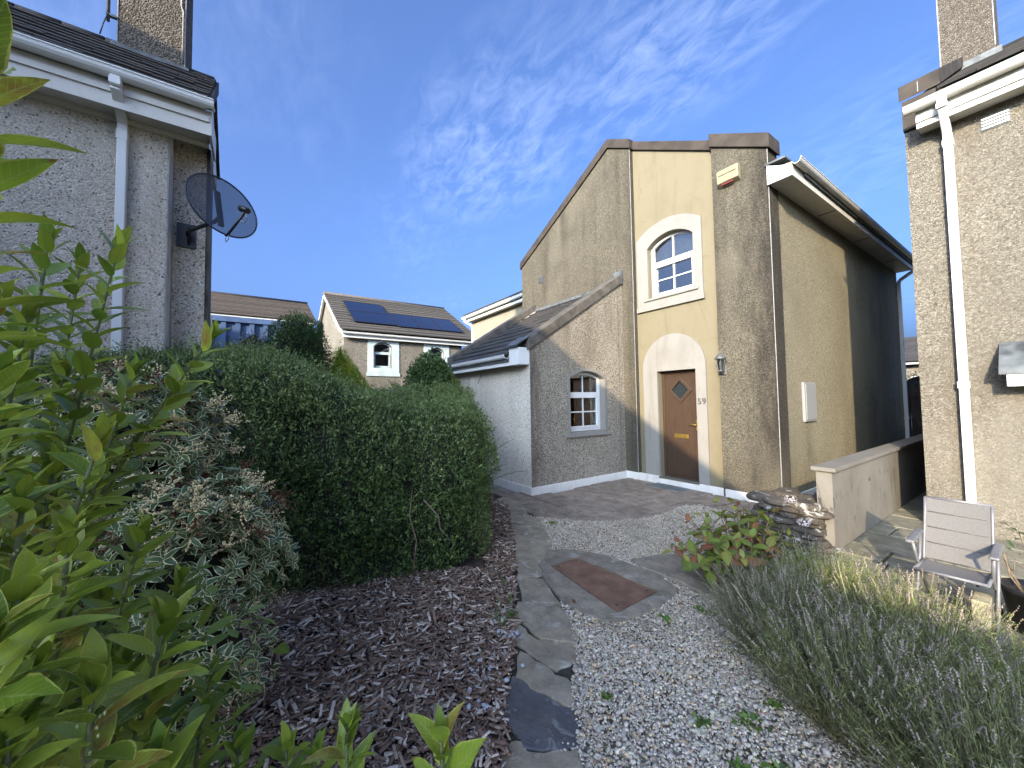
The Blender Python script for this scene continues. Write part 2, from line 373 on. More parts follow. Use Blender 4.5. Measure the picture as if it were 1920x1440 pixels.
# ------------------------------------------------------------------ building helpers
def arch(x0, x1, z0, zs, za, n=14):
    """loop (x,z): rectangle with a segmental arch, springing zs, crown za"""
    w = (x1-x0)/2; h = za-zs; c = (x0+x1)/2
    R = (w*w+h*h)/(2*h); a = math.asin(min(1, w/R)) if h <= w else math.pi/2
    out = [(x0, z0), (x1, z0)]
    for i in range(n+1):
        t = a - 2*a*i/n; out.append((c + R*math.sin(t), za - R + R*math.cos(t)))
    return out
def XZ(loop, y): return [(x, y, z) for x, z in loop]
def YZ(loop, x): return [(x, y, z) for y, z in loop]
def roof(parent, o, along, upv, length, slope, tw, gauge, mat, course=False, th=.028, jitter=.004, start=0.):
    """tiles laid on a slope: o is the eaves corner, along the eaves, upv up the slope"""
    along = Vector(along).normalized(); upv = Vector(upv).normalized(); nrm = along.cross(upv)
    if nrm.z < 0: nrm = -nrm
    rows = int(slope/gauge+.5); lap = .07; proto = {}
    def tile(w, L):
        key = (round(w, 3), round(L, 3))
        if key not in proto:
            m = MB(); a = along*(w-.006); b = upv*L; c = nrm*th; k = nrm*(-.0)
            tail = nrm*th*1.25
            p = [Vector((0,0,0))+tail*.9, a+tail*.9, a+b, b]; q = [x+c for x in p]
            m.add(p+q, [(0,3,2,1),(4,5,6,7),(0,1,5,4),(1,2,6,5),(2,3,7,6),(3,0,4,7)])
            me = bpy.data.meshes.new('tile'); me.from_pydata(m.v, [], m.f); me.materials.append(mat)
            if nrm.dot(me.polygons[1].normal) < 0: me.flip_normals()
            proto[key] = me
        return proto[key]
    for r in range(rows):
        base = Vector(o) + upv*(r*gauge)
        if course:
            place('tile_course', tile(length, gauge+lap), parent, base + nrm*random.uniform(0, jitter)); continue
        n = max(1, round(length/tw)); w = length/n; off = (w/2 if r % 2 else 0)
        x = -off
        while x < length-1e-4:
            a, b = max(0, x), min(length, x+w)
            if b-a > .03: place('tile', tile(b-a, gauge+lap), parent, base + along*a + nrm*random.uniform(0, jitter) - upv*random.uniform(0, jitter*1.5))
            x += w
def gutter(parent, p0, p1, r, out, mat, name='gutter'):
    """half round gutter with rolled lip; out = outward horizontal unit vector"""
    p0, p1, out = Vector(p0), Vector(p1), Vector(out); m = MB(); prof = []
    for i in range(9):
        t = math.pi*(i/8.); prof.append((-math.cos(t)*r, -math.sin(t)*r*1.05))
    prof = [(-r, .0)] + prof + [(r*1.0, 0), (r*1.12, .006), (r*1.12, .018), (r*.88, .018), (r*.88, 0)]
    prof += [(-math.cos(math.pi*(1-i/8.))*r*.86, -math.sin(math.pi*i/8.)*r*.9) for i in range(1, 8)]
    loop = [p0 + out*(a+r) + Vector((0,0,b)) for a, b in prof]
    m.prism(loop, p1-p0); return m.build(name, mat, parent)
def window_frame(parent, fn, x0, x1, z0, zs, za, ztr, d, mat=UPVC, bars=True, two=2, fr=.055):
    """arched window: fn(x,z,depth) -> 3D; frame, transom, sash, bars and panes"""
    ext = Vector(fn(0, 0, .06)) - Vector(fn(0, 0, 0))
    lo = arch(x0, x1, z0, zs, za); li = arch(x0+fr, x1-fr, z0+fr, zs, za-fr)
    f = MB().prism([fn(x, z, d) for x, z in lo], ext, [[fn(x, z, d) for x, z in li]]).build('window_frame', mat, parent)
    MB().prism([fn(x, z, d-.012) for x, z in ((x0+fr, ztr-.035), (x1-fr, ztr-.035), (x1-fr, ztr+.035), (x0+fr, ztr+.035))], ext).build('transom', mat, f)
    s0, s1, t0, t1 = x0+fr, x1-fr, z0+fr, ztr-.035
    k = .042
    MB().prism([fn(x, z, d-.02) for x, z in ((s0, t0), (s1, t0), (s1, t1), (s0, t1))], ext*.8,
               [[fn(x, z, d-.02) for x, z in ((s0+k, t0+k), (s1-k, t0+k), (s1-k, t1-k), (s0+k, t1-k))]]).build('sash', mat, f)
    cx = (x0+x1)/2; cz = (t0+t1)/2; e2 = ext*.25
    def bar(a, b, c, e, dd=0): MB().prism([fn(x, z, d+.008+dd) for x, z in ((a, c), (b, c), (b, e), (a, e))], e2).build('glazing_bar', mat, f)
    if bars:
        bar(cx-.011, cx+.011, t0+k, t1-k); bar(s0+k, cx-.011, cz-.011, cz+.011, .002); bar(cx+.011, s1-k, cz-.011, cz+.011, .002)
        bar(cx-.011, cx+.011, ztr+.035, za-fr-.01)
    pe = ext*.1
    if bars:
        for a, b in ((s0+k, cx), (cx, s1-k)):
            for c, e in ((t0+k, cz), (cz, t1-k)): MB().prism([fn(x, z, d+.028) for x, z in ((a, c), (b, c), (b, e), (a, e))], pe).build('pane', GLASS, f)
    else:
        MB().prism([fn(x, z, d+.028) for x, z in ((s0+k, t0+k), (s1-k, t0+k), (s1-k, t1-k), (s0+k, t1-k))], pe).build('pane', GLASS, f)
    up_ = [(x, max(z, ztr+.03)) for x, z in arch(x0+fr-.01, x1-fr+.01, ztr+.03, zs, za-fr+.01)]
    MB().prism([fn(x, z, d+.030) for x, z in up_], pe).build('pane', GLASS, f)
    return f
def downpipe(parent, pts, w, mat, dirn):
    m = MB()
    for a, b in zip(pts[:-1], pts[1:]): m.bar(a, b, w, w, upv=dirn)
    o = m.build('downpipe', mat, parent, .008); return o

# ================================================================== MAIN HOUSE
H = thing('house', 'pebble-dashed two-storey house with pale yellow doorway strip and brown door', 'house', (0, 3.5, 0))
ZA, XA = 7.32, -.57                                 # top of wall at the apex (coping sits above)
def rz(x): return ZA - .575*(x-XA) if x > XA else ZA - .515*(XA-x)
# left part of the gable
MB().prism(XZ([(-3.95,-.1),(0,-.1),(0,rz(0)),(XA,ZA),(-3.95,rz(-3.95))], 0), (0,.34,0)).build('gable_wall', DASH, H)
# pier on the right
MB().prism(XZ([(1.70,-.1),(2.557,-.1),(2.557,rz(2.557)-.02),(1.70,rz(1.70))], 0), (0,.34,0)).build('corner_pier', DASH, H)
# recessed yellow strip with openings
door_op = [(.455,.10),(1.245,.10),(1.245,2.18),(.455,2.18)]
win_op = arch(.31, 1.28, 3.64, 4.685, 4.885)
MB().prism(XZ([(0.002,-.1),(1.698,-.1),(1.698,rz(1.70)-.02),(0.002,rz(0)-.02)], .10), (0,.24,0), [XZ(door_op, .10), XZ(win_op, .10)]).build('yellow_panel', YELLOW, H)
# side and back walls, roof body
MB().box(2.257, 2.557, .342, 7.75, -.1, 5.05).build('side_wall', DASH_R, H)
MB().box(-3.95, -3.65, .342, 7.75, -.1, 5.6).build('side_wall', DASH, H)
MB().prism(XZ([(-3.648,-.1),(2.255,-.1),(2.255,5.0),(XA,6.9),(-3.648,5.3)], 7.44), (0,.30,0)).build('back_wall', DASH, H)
box('floor', INSIDE, H, -3.6, 2.2, .40, 7.4, 2.75, 2.9)
# gable copings, three runs
def cope_run(xa, xb, y0, y1, h, dz=0.):
    n = [xa, xb] if not (xa < XA < xb) else [xa, XA, xb]
    lo = [(x, rz(x)+dz-.03) for x in n]; hi = [(x, rz(x)+dz+h) for x in n]
    return MB().prism(XZ(lo+hi[::-1], y0), (0, y1-y0, 0)).build('coping', COPE, H, .006)
cope_run(-3.99, .035, -.045, .36, .17); cope_run(.037, 1.685, .05, .36, .15, -.005); cope_run(1.687, 2.60, -.045, .36, .20, .02)
for x, a, b in ((-.004, .15, rz(0)+.1), (2.556, .15, rz(2.557)+.12)):
    box('corner_bead', BEAD, H, x-.003, x+.005, -.005, .004, a, b)
# roof slopes behind the gable
for sx, x0, zz in ((1, 2.92, 5.16), (-1, -4.2, 5.42)):
    rr = thing  # noqa
    run = abs(x0-XA); rise = 6.98-zz; L = math.hypot(run, rise)
    rb = MB().prism([(x0, .362, zz-.08), (XA, .362, 6.90), (XA, .362, 6.80), (x0, .362, zz-.16)], (0, 7.4, 0)).build('roof', LEAD, H)
    roof(rb, (x0, .37, zz-.06) if sx > 0 else (x0, .37, zz-.06), (0,1,0), (XA-x0, 0, rise), 7.38, L, 7.4, .33, TILE_D, course=True)
# eaves on the right side
soff = MB().box(2.559, 2.86, -.02, 7.80, 4.93, 4.955).build('soffit', SOFF, H)
for i in range(52): box('soffit_board', SOFF, soff, 2.562, 2.857, .0+i*.149, .0+i*.149+.143, 4.922, 4.9295)
for y in (1.9, 4.0, 6.3): box('soffit_joint', DARKM, soff, 2.60, 2.85, y, y+.03, 4.917, 4.9215)
box('fascia', SOFF, H, 2.86, 2.885, -.02, 7.80, 4.90, 5.10)
MB().prism([(2.559,-.055,4.90),(2.885,-.055,4.90),(2.885,-.055,5.09),(2.78,-.055,5.10),(2.70,-.055,5.13),(2.559,-.055,5.20)], (0,.033,0)).build('box_end', UPVC, H)
MB().box(2.52, 2.80, -.03, .36, 5.22, 5.25).build('flashing', LEAD, H)
gutter(H, (2.886,-.06,5.10), (2.886,7.82,5.10), .058, (1,0,0), GUT)
dp = downpipe(H, [(2.94,7.72,5.02),(2.94,7.72,4.92),(2.62,7.72,4.70),(2.60,7.72,4.62),(2.60,7.72,.0)], .075, UPVC, (0,1,0))
for z in (1.0, 2.6, 4.2): box('pipe_bracket', UPVC, dp, 2.558, 2.645, 7.675, 7.765, z, z+.06)
MBX = m_paint('meter_plastic', (.24,.235,.225), (.15,.14,.12), .3, .5)
mb = box('meter_box', MBX, H, 2.558, 2.60, .90, 1.40, 1.23, 1.88, bevel=.006)
box('meter_door', MBX, mb, 2.601, 2.612, .93, 1.37, 1.26, 1.85, bevel=.004)
# vent in the gable
vt = box('vent', GREYM, H, -3.15, -2.93, -.012, -.002, 4.88, 5.06)
for i in range(5): box('vent_slat', GREYM, vt, -3.14, -2.94, -.022, -.0125, 4.895+i*.032, 4.912+i*.032)
# ---- door surround and door
sur = arch(.135, 1.435, .12, 2.235, 2.885, 26)
MB().prism(XZ(sur, .058), (0,.040,0), [XZ([(.455,.121),(1.245,.121),(1.245,2.18),(.455,2.18)], .058)]).build('door_surround', WHITE_R, H)
for xa, xb in ((.437,.4545), (1.2455,1.263)): box('door_reveal', WHITE_R, H, xa, xb, .099, .26, .12, 2.18)
dfr = MB().prism(XZ([(.458,.12),(1.242,.12),(1.242,2.176),(.458,2.176)], .205), (0,.07,0), [XZ([(.515,.17),(1.185,.17),(1.185,2.115),(.515,2.115)], .205)]).build('door_frame', DOOR, H, .004)
cxd, czd, rd = .835, 1.80, .205
dia = [(cxd,czd-rd*1.05),(cxd+rd,czd),(cxd,czd+rd*1.05),(cxd-rd,czd)]
dr = MB().prism(XZ([(.518,.175),(1.182,.175),(1.182,2.112),(.518,2.112)], .222), (0,.045,0), [XZ(dia, .222)]).build('door', DOOR, H)
for i in range(6):
    x = .528+i*.108; 
    seg = [(.18, 2.105)]
    if abs(x+.052-cxd) < rd+.06: seg = [(.18, czd-rd*1.05-.05), (czd+rd*1.05+.05, 2.105)]
    for a, b in seg: box('door_board', DOOR, dr, x, x+.103, .2165, .2215, a, b, bevel=.002)
dm = [(cxd,czd-rd*1.30),(cxd+rd*1.25,czd),(cxd,czd+rd*1.30),(cxd-rd*1.25,czd)]; dm2 = [(cxd,czd-rd*.86),(cxd+rd*.82,czd),(cxd,czd+rd*.86),(cxd-rd*.82,czd)]
MB().prism(XZ(dm, .200), (0,.024,0), [XZ(dm2, .200)]).build('diamond_moulding', DOOR, dr, .006)
MB().prism(XZ([(cxd,czd-rd),(cxd+rd*.95,czd),(cxd,czd+rd),(cxd-rd*.95,czd)], .238), (0,.008,0)).build('pane', m_plain('obscure_glass', (.022,.028,.03), .25, .25, 60, .004, bscale=90), dr)
box('letterbox', BRASS, dr, .695, .985, .206, .2155, .885, .965, bevel=.004); box('letter_flap', BRASS, dr, .715, .965, .199, .2055, .900, .950, bevel=.003)
hp = box('handle_plate', BRASS, dr, 1.135, 1.168, .2105, .2155, 1.05, 1.25, bevel=.002); MB().tube([(1.150,.21,1.15),(1.150,.165,1.15),(1.145,.16,1.15),(1.045,.16,1.15)], .009).build('handle_lever', BRASS, hp)
box('threshold', COPE_G, dfr, .458, 1.242, .12, .30, .085, .119)
box('door_step', PLINTH, H, .437, 1.263, .045, .20, -.08, .084, bevel=.01)
# house number
def text_obj(s, size, pos, parent, mat, name):
    cu = bpy.data.curves.new('t', 'FONT'); cu.body = s; cu.size = size; cu.extrude = .006; cu.align_x = 'CENTER'; cu.space_character = 1.15
    tmp = bpy.data.objects.new('t', cu); col.objects.link(tmp); dg = bpy.context.evaluated_depsgraph_get()
    me = bpy.data.meshes.new_from_object(tmp.evaluated_get(dg)); bpy.data.objects.remove(tmp)
    me.transform(Matrix.Rotation(math.pi/2, 4, 'X')); me.materials.clear(); me.materials.append(mat)
    return place(name, me, parent, pos)
text_obj('5', .155, (1.305,.0495,1.535), H, LETTER, 'number_digit'); text_obj('9', .155, (1.392,.0495,1.535), H, LETTER, 'number_digit')
# ---- upper window
so = arch(.055, 1.44, 3.52, 4.915, 5.16, 18)
MB().prism(XZ(so, .062), (0,.036,0), [XZ(arch(.31,1.28,3.655,4.685,4.885), .062)]).build('window_surround', WHITE_R, H)
MB().prism(XZ([(.035,3.42),(1.46,3.42),(1.46,3.518),(.035,3.518)], .045), (0,.053,0)).build('window_apron', WHITE_R, H, .004)
fnF = lambda x, z, d: (x, .10+d, z)
window_frame(H, fnF, .313, 1.277, 3.665, 4.685, 4.882, 4.36, .10)
box('window_sill', WHITE_R, H, .22, 1.36, .03, .20, 3.612, 3.654, bevel=.006)
box('blind', INSIDE_B, H, .34, 1.26, .30, .31, 4.39, 4.9); box('room_wall', INSIDE, H, .1, 1.6, 1.6, 1.65, 3.0, 5.4)
# ---- plinth
def plinth(*b): return box('plinth', PLINTH, H, *b, bevel=.008)
plinth(-.30, .436, -.025, .0575, -.09, .135) ; plinth(1.264, 1.735, .02, .0575, -.09, .118); plinth(1.737, 2.585, -.028, -.002, -.09, .125); plinth(2.559, 2.585, .0, 7.7, -.09, .125)
# ---- lean-to
PX, PL, PY = -.302, -3.60, -2.517
wl_op = [(y, z) for y, z in arch(-1.60, -.60, 1.00, 2.07, 2.225)]
MB().prism(YZ([(PY,-.1),(-.002,-.1),(-.002,4.20),(PY,2.62)], PX), (-.28,0,0), [YZ(wl_op, PX)]).build('porch_side_wall', DASH_W, H)
MB().box(PL, PX-.282, PY, PY+.28, -.1, 2.46).build('porch_front_wall', DASH_P, H)
MB().box(PX-.2818, PX-.0005, PY-.002, PY-.0003, -.1, 2.60).build('porch_front_render', DASH_P, H)
MB().prism(YZ([(PY+.282,-.1),(-.002,-.1),(-.002,4.16),(PY+.282,2.66)], PL), (.28,0,0)).build('porch_side_wall', DASH_P, H)
sl = Vector((0, 2.52, 1.60)).normalized()
def slope_band(x0, x1, dn, upz, name, mat):
    p = [(PY-.05, 2.60-dn), (.0, 4.21-dn), (.0, 4.21+upz), (PY-.05, 2.60+upz)]
    p = [(PY-.055, 2.585-dn), (-.004, 4.205-dn), (-.004, 4.205+upz), (PY-.055, 2.585+upz)]
    return MB().prism(YZ(p, x0), (x1-x0, 0, 0)).build(name, mat, H, .006)
slope_band(PX-.30, PX+.035, .05, .14, 'porch_coping', COPE_G); slope_band(PL-.04, PL+.28, .05, .14, 'porch_coping', COPE_G)
box('coping_stop', LEAD, H, PX-.2, PX+.05, -.06, -.006, 4.10, 4.40)
rb = MB().prism(YZ([(PY-.26,2.42),(-.004,4.04),(-.004,4.0),(PY-.26,2.36)], PL+.281), (PX-.301-PL-.282,0,0)).build('porch_roof', LEAD, H)
roof(rb, (PL+.285, PY-.28, 2.425), (1,0,0), (0, 2.517+.27, 1.62), PX-.305-PL-.285, 3.20, .33, .30, TILE_D, th=.036, jitter=.005)
MB().box(PL+.29, PX-.31, -.03, -.003, 4.12, 4.19).build('flashing', LEAD, H)
box('porch_fascia', UPVC, H, PL-.02, PX-.31, PY-.225, PY-.20, 2.28, 2.46); box('porch_soffit', SOFF, H, PL-.02, PX-.31, PY-.199, PY-.002, 2.30, 2.325)
box('box_end', UPVC, H, PX-.309, PX-.01, PY-.235, PY-.002, 2.28, 2.58, bevel=.004)
MB().prism([(PX-.33,PY-.30,2.60),(PX-.33,PY-.01,2.78),(PX-.33,PY-.01,2.80),(PX-.33,PY-.32,2.61)], (.36,0,0)).build('flashing', LEAD, H)
gutter(H, (PX-.32, PY-.226, 2.46), (PL-.16, PY-.226, 2.46), .055, (0,-1,0), UPVC)
dp = downpipe(H, [(PL-.08,PY-.28,2.40),(PL-.08,PY-.28,2.28),(PL+.03,PY-.06,2.12),(PL+.03,PY-.05,2.05),(PL+.03,PY-.05,-.05)], .07, UPVC, (1,0,0))
plinth(PL, PX+.024, PY-.026, PY-.001, -.09, .13); plinth(PX+.001, PX+.024, PY, -.026, -.09, .13)
box('corner_bead', BEAD, H, PX-.003, PX+.004, PY-.004, PY+.003, .13, 2.60)
box('corner_bead', COPE_G, H, PX+.0005, PX+.004, -.155, -.149, .13, 4.05)
fnW = lambda y, z, d: (PX-d, y, z)
MB().prism(YZ(arch(-1.64,-.56,.985,2.085,2.26), PX+.001), (.014,0,0), [YZ(arch(-1.58,-.62,1.0,2.065,2.21), PX+.001)]).build('window_surround', WHITE_R, H)
MB().prism(YZ(arch(-1.599,-.601,1.0,2.07,2.224), PX-.27), (.268,0,0), [YZ(arch(-1.575,-.625,1.02,2.06,2.20), PX-.27)]).build('window_reveal', WHITE_R, H)
window_frame(H, fnW, -1.574, -.626, 1.03, 2.06, 2.195, 1.76, .13)
box('window_sill', WHITE_R, H, PX-.13, PX+.05, -1.71, -.49, .935, .984, bevel=.006)
box('room_wall', INSIDE, H, -3.3, -3.28, -2.2, -.1, .1, 2.4)
box('curtain', INSIDE_B, H, -.95, -.93, -1.02, -.55, 1.0, 2.25)
bo = MB().lathe((-.52,-1.33,1.04), [(.0,0),(.03,.002),(.034,.06),(.03,.13),(.012,.17),(.011,.22),(.0,.22)], 10).build('bottle', m_plain('ornament', (.30,.16,.07), .4), None); tag(bo, 'small brown ornament standing inside the porch window', 'ornament')

# ---- alarm box and wall lantern
A = thing('alarm_box', 'cream burglar alarm box high on the pebble-dashed corner pier', 'alarm', (2.0,-.06,5.20))
MB().prism([(1.83,-.002,5.20),(1.83,-.10,5.24),(1.83,-.115,5.45),(1.83,-.002,5.47)], (.34,0,0)).build('casing', m_plain('cream_plastic', (.27,.235,.14), .5, .1, 10), A, .01)
box('ridge', m_plain('cream_plastic_b', (.29,.25,.15), .5), A, 1.86, 2.14, -.122, -.111, 5.36, 5.38)
MB().prism([(1.90,-.055,5.216),(2.08,-.055,5.216),(2.08,-.085,5.226),(1.90,-.085,5.226)], (0,0,-.025)).build('strobe', m_plain('red_lens', (.16,.03,.025), .3), A)
Lx, Ly = 1.79, -.13
Ln = thing('wall_lantern', 'grey metal carriage lantern on the wall beside the brown door', 'lantern', (Lx, Ly, 2.03))
box('backplate', GREYM, Ln, Lx-.035, Lx+.035, -.02, -.001, 2.03, 2.20, bevel=.006)
MB().tube([(Lx,-.02,2.08),(Lx,-.07,2.05),(Lx,Ly,2.085)], .011).build('arm', GREYM, Ln)
def hexring(r, z): return [(Lx+r*math.cos(math.pi/3*k), Ly+r*math.sin(math.pi/3*k), z) for k in range(6)]
MB().lathe((Lx,Ly,0), [(0,2.075),(.035,2.08),(.045,2.10),(.0,2.105)], 6).build('cup', GREYM, Ln)
for a, b in zip(hexring(.045,2.10), hexring(.075,2.29)): MB().bar(a, b, .009, .009, (.3,.2,1)).build('lantern_bar', GREYM, Ln)
m = MB(); a = hexring(.042,2.102); b = hexring(.072,2.288); m.add(a+b, [(k,(k+1)%6,6+(k+1)%6,6+k) for k in range(6)]); m.build('lantern_glass', GLASS, Ln)
MB().lathe((Lx,Ly,0), [(0,2.286),(.098,2.288),(.10,2.30),(.07,2.34),(.035,2.37),(.012,2.385),(.014,2.40),(.004,2.42),(0,2.425)], 6).build('lantern_roof', GREYM, Ln)
MB().lathe((Lx,Ly,0), [(0,2.10),(.014,2.11),(.014,2.18),(.022,2.21),(.018,2.25),(0,2.26)], 8).build('bulb', m_plain('bulb_white', (.7,.7,.66), .3), Ln)

# ================================================================== HOUSE ON THE LEFT
LH = thing('house', 'grey coarse pebble-dashed house carrying the satellite dish', 'house', (-.9, -11, 0))
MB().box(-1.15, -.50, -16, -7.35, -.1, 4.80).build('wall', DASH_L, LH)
MB().box(-1.15, -.78, -7.352, -7.04, -.1, 4.80).build('end_wall', DASH_L, LH)
MB().box(-1.15, -.80, -7.04, -7.005, -.1, 4.80).build('end_trim', COPE_G, LH)
MB().box(-.78, -.499, -7.3505, -7.335, -.1, 4.80).build('smooth_band', m_plain('smooth_render', (.44,.42,.38), .9, .15, 5, .004), LH)
box('corner_bead', BEAD, LH, -.503, -.490, -7.352, -7.340, .5, 4.80)
MB().tube([(-.70,-7.325,.5),(-.695,-7.325,2.4),(-.705,-7.325,3.6),(-.70,-7.325,4.8)], .006, 5).build('wall_cable', BEAD, LH)
MB().prism([(-1.9,-16,4.80),(-.30,-16,4.80),(-.30,-16,4.95),(-1.05,-16,5.72),(-1.9,-16,4.95)], (0,8.98,0)).build('roof_body', SOFF, LH)
sof = MB().box(-.499, -.27, -16, -6.99, 4.70, 4.725).build('soffit', SOFF, LH)
for i in range(14): box('soffit_board', SOFF, sof, -.497, -.273, -10.0+i*.214, -10.0+i*.214+.206, 4.692, 4.6995)
box('wall_fillet', SOFF, LH, -.499, -.46, -16, -7.0, 4.64, 4.69)
box('fascia', SOFF, LH, -.27, -.245, -16, -6.98, 4.66, 4.93); box('drip_board', SOFF, LH, -.244, -.225, -16, -6.98, 4.80, 4.86)
box('box_end', SOFF, LH, -.80, -.24, -6.98, -6.955, 4.66, 4.93)
gutter(LH, (-.243,-16,4.98), (-.243,-6.93,4.98), .068, (1,0,0), UPVC)
roof(LH, (-.16,-12.0,4.985), (0,1,0), (-.89,0,.86), 5.02, 1.20, .31, .15, TILE_L, th=.02, jitter=.012)
roof(LH, (-1.94,-12.0,4.985), (0,1,0), (.89,0,.86), 5.02, 1.20, .31, .30, TILE_L, th=.03, jitter=.008)
MB().prism([(-.16,-6.985,5.02),(-1.05,-6.985,5.86),(-1.05,-6.985,5.70),(-.16,-6.985,4.90)], (0,.03,0)).build('verge_board', COPE, LH)
for k in range(18): MB().tube([(-1.05,-7.0-.33*k-.32,5.83),(-1.05,-7.0-.33*k,5.83)], .07, 8).build('ridge_tile', TILE_L, LH)
ch = MB().box(-1.5, -.92, -7.87, -7.28, 5.6, 9.2).build('chimney', DASH_CH, LH)
for y in (-7.874, -7.286): box('corner_bead', BEAD, ch, -.924, -.914, y, y+.010, 5.80, 9.2)
MB().tube([(-.905,-7.32,9.2),(-.905,-7.32,6.55),(-.905,-7.30,6.5),(-.905,-7.30,5.85)], .008, 6).build('cable', BEAD, ch)
MB().prism([(-.915,-7.92,5.60),(-.915,-7.24,5.60),(-.915,-7.24,5.80),(-.915,-7.92,5.80)], (.015,0,0)).build('flashing', LEAD, ch)
AE = thing('aerial', 'slim grey aerial mast clamped to the left brown chimney', 'aerial', (-.95,-7.93,6.0))
MB().tube([(-.92,-7.945,6.02),(-.92,-7.945,9.4)], .016, 8).build('mast', GREYM, AE)
for z in (6.08, 6.6): box('clamp', GREYM, AE, -.94, -.90, -7.96, -7.871, z, z+.025)
MB().tube([(-.90,-7.94,6.1),(-.88,-7.97,5.95),(-.90,-8.0,5.82)], .006, 5).build('cable', DARKM, AE)
dp = downpipe(LH, [(-.17,-7.70,4.93),(-.17,-7.70,4.83),(-.45,-7.70,4.62),(-.455,-7.70,4.54),(-.455,-7.70,.1)], .078, UPVC, (0,1,0))
box('pipe_collar', UPVC, dp, -.212, -.128, -7.742, -7.658, 4.84, 4.90, bevel=.003); box('pipe_collar', UPVC, dp, -.4985, -.412, -7.742, -7.658, 4.44, 4.54, bevel=.003)

# ---- satellite dish
DC = Vector((-.20, -6.86, 3.84)); DN = Vector((.30, .42, .30)).normalized()
DN = Vector((.80, .50, .20)).normalized()
DU = (Vector((0,0,1)) - DN*DN.z).normalized(); DS = DN.cross(DU)
SD = thing('satellite_dish', 'dark grey mesh satellite dish on a black bracket at the house corner', 'satellite dish', (-.7,-7.2,3.4))
def dish_pt(a, r): return DC + (DS*math.cos(a)*.355 + DU*math.sin(a)*.345)*r + DN*(r*r*.055)
def m_dish():
    t = NT('dish_mesh'); t.set(Base_Color=(.035,.04,.05), Roughness=.45)
    tr = t.n.new('ShaderNodeBsdfTransparent'); mm = t.n.new('ShaderNodeMixShader'); mm.inputs[0].default_value = .74
    t.l.new(tr.outputs[0], mm.inputs[1]); t.l.new(t.b.outputs[0], mm.inputs[2]); t.l.new(mm.outputs[0], t.out.inputs[0]); return t.m
m = MB(); N = 40; vs_ = [DC]
for j in range(1, 9):
    for k in range(N): vs_.append(dish_pt(2*math.pi*k/N, j/8))
fs_ = [(0, 1+k, 1+(k+1) % N) for k in range(N)] + [(1+(j-1)*N+k, 1+j*N+k, 1+j*N+(k+1) % N, 1+(j-1)*N+(k+1) % N) for j in range(1, 8) for k in range(N)]
m.add(vs_, fs_, True); m.build('reflector', m_dish(), SD)
MB().tube([dish_pt(2*math.pi*k/N, 1.0) for k in range(N+1)], .009, 6, caps=False).build('rim', DARKM, SD)
bk = DC - DN*.03
MB().bar(bk+DU*.22, bk-DU*.20, .05, .03, DN).build('back_rib', DARKM, SD)
MB().tube([bk-DU*.08, bk-DU*.10-DN*.10, Vector((-.60,-7.18,3.66)), Vector((-.78,-7.20,3.66))], .022, 8).build('mount_arm', DARKM, SD)
box('wall_plate', DARKM, SD, -.78, -.755, -7.30, -7.13, 3.52, 3.80)
MB().prism([(-.755,-7.20,3.54),(-.66,-7.20,3.66),(-.755,-7.20,3.77)], (0,.02,0)).build('gusset', DARKM, SD)
e0 = DC - DU*.34 + DN*.05; e1 = DC + DN*.40 - DU*.22
MB().tube([e0-DN*.02, e0+DN*.02, e1], .014, 8).build('feed_arm', DARKM, SD)
ln = MB().tube([e1+DN*.04-DU*.01, e1-DN*.03+DU*.05, e1-DN*.06+DU*.065], [.03,.03,.036], 10).build('receiver', DARKM, SD)
MB().tube([e1-DU*.02, e1-DU*.10+DN*.01, e1-DU*.11-DN*.05, e1-DU*.05-DN*.11], .005, 5).build('cable', BEAD, SD)
MB().tube([e0+DN*.02, e0-DU*.06+DN*.02, e0-DU*.07-DN*.03, e0-DU*.02-DN*.03], .005, 5).build('cable', BEAD, SD)

# ================================================================== HOUSE ON THE RIGHT
RH = thing('house', 'sunlit cream pebble-dashed house with square white downpipe beside the folding chair', 'house', (7, 4, 0))
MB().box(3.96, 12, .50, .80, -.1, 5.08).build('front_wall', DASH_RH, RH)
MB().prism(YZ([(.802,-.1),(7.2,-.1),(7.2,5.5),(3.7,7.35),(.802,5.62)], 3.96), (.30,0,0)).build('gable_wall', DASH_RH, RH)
MB().prism(YZ([(.45,5.50),(3.7,7.42),(3.7,7.58),(.45,5.70)], 3.93), (.36,0,0)).build('coping', COPE, RH, .006)
MB().prism(YZ([(.47,5.10),(.80,5.10),(.80,5.66),(.47,5.49)], 3.95), (.30,0,0)).build('corner_block', COPE, RH)
box('joint', BEAD, RH, 4.10, 4.107, .446, .4495, 5.53, 5.66)
MB().prism(YZ([(.802,5.0),(7.0,5.0),(3.7,7.2)], 4.30), (7.7,0,0)).build('roof_body', LEAD, RH)
roof(RH, (4.30,.14,5.24), (1,0,0), (0,3.56,2.06), 3.3, 4.1, .31, .32, TILE_D, th=.03)
MB().tube([(4.3,3.7,7.30),(12,3.7,7.30)], .11, 8).build('ridge_tile', TILE_D, RH)
box('soffit', SOFF, RH, 4.10, 12, .27, .499, 4.98, 5.0); box('fascia', GUT, RH, 4.10, 12, .245, .27, 4.95, 5.18); box('drip_board', GUT, RH, 4.10, 12, .225, .2445, 5.02, 5.08)
gutter(RH, (4.01,.243,5.21), (12,.243,5.21), .065, (0,-1,0), GUT)
dp = downpipe(RH, [(4.325,.175,5.16),(4.325,.175,5.06),(4.325,.44,4.84),(4.325,.455,4.76),(4.325,.455,.15)], .078, UPVC, (1,0,0))
for z in (1.72,): box('pipe_collar', UPVC, dp, 4.278, 4.372, .407, .4985, z, z+.08, bevel=.003)
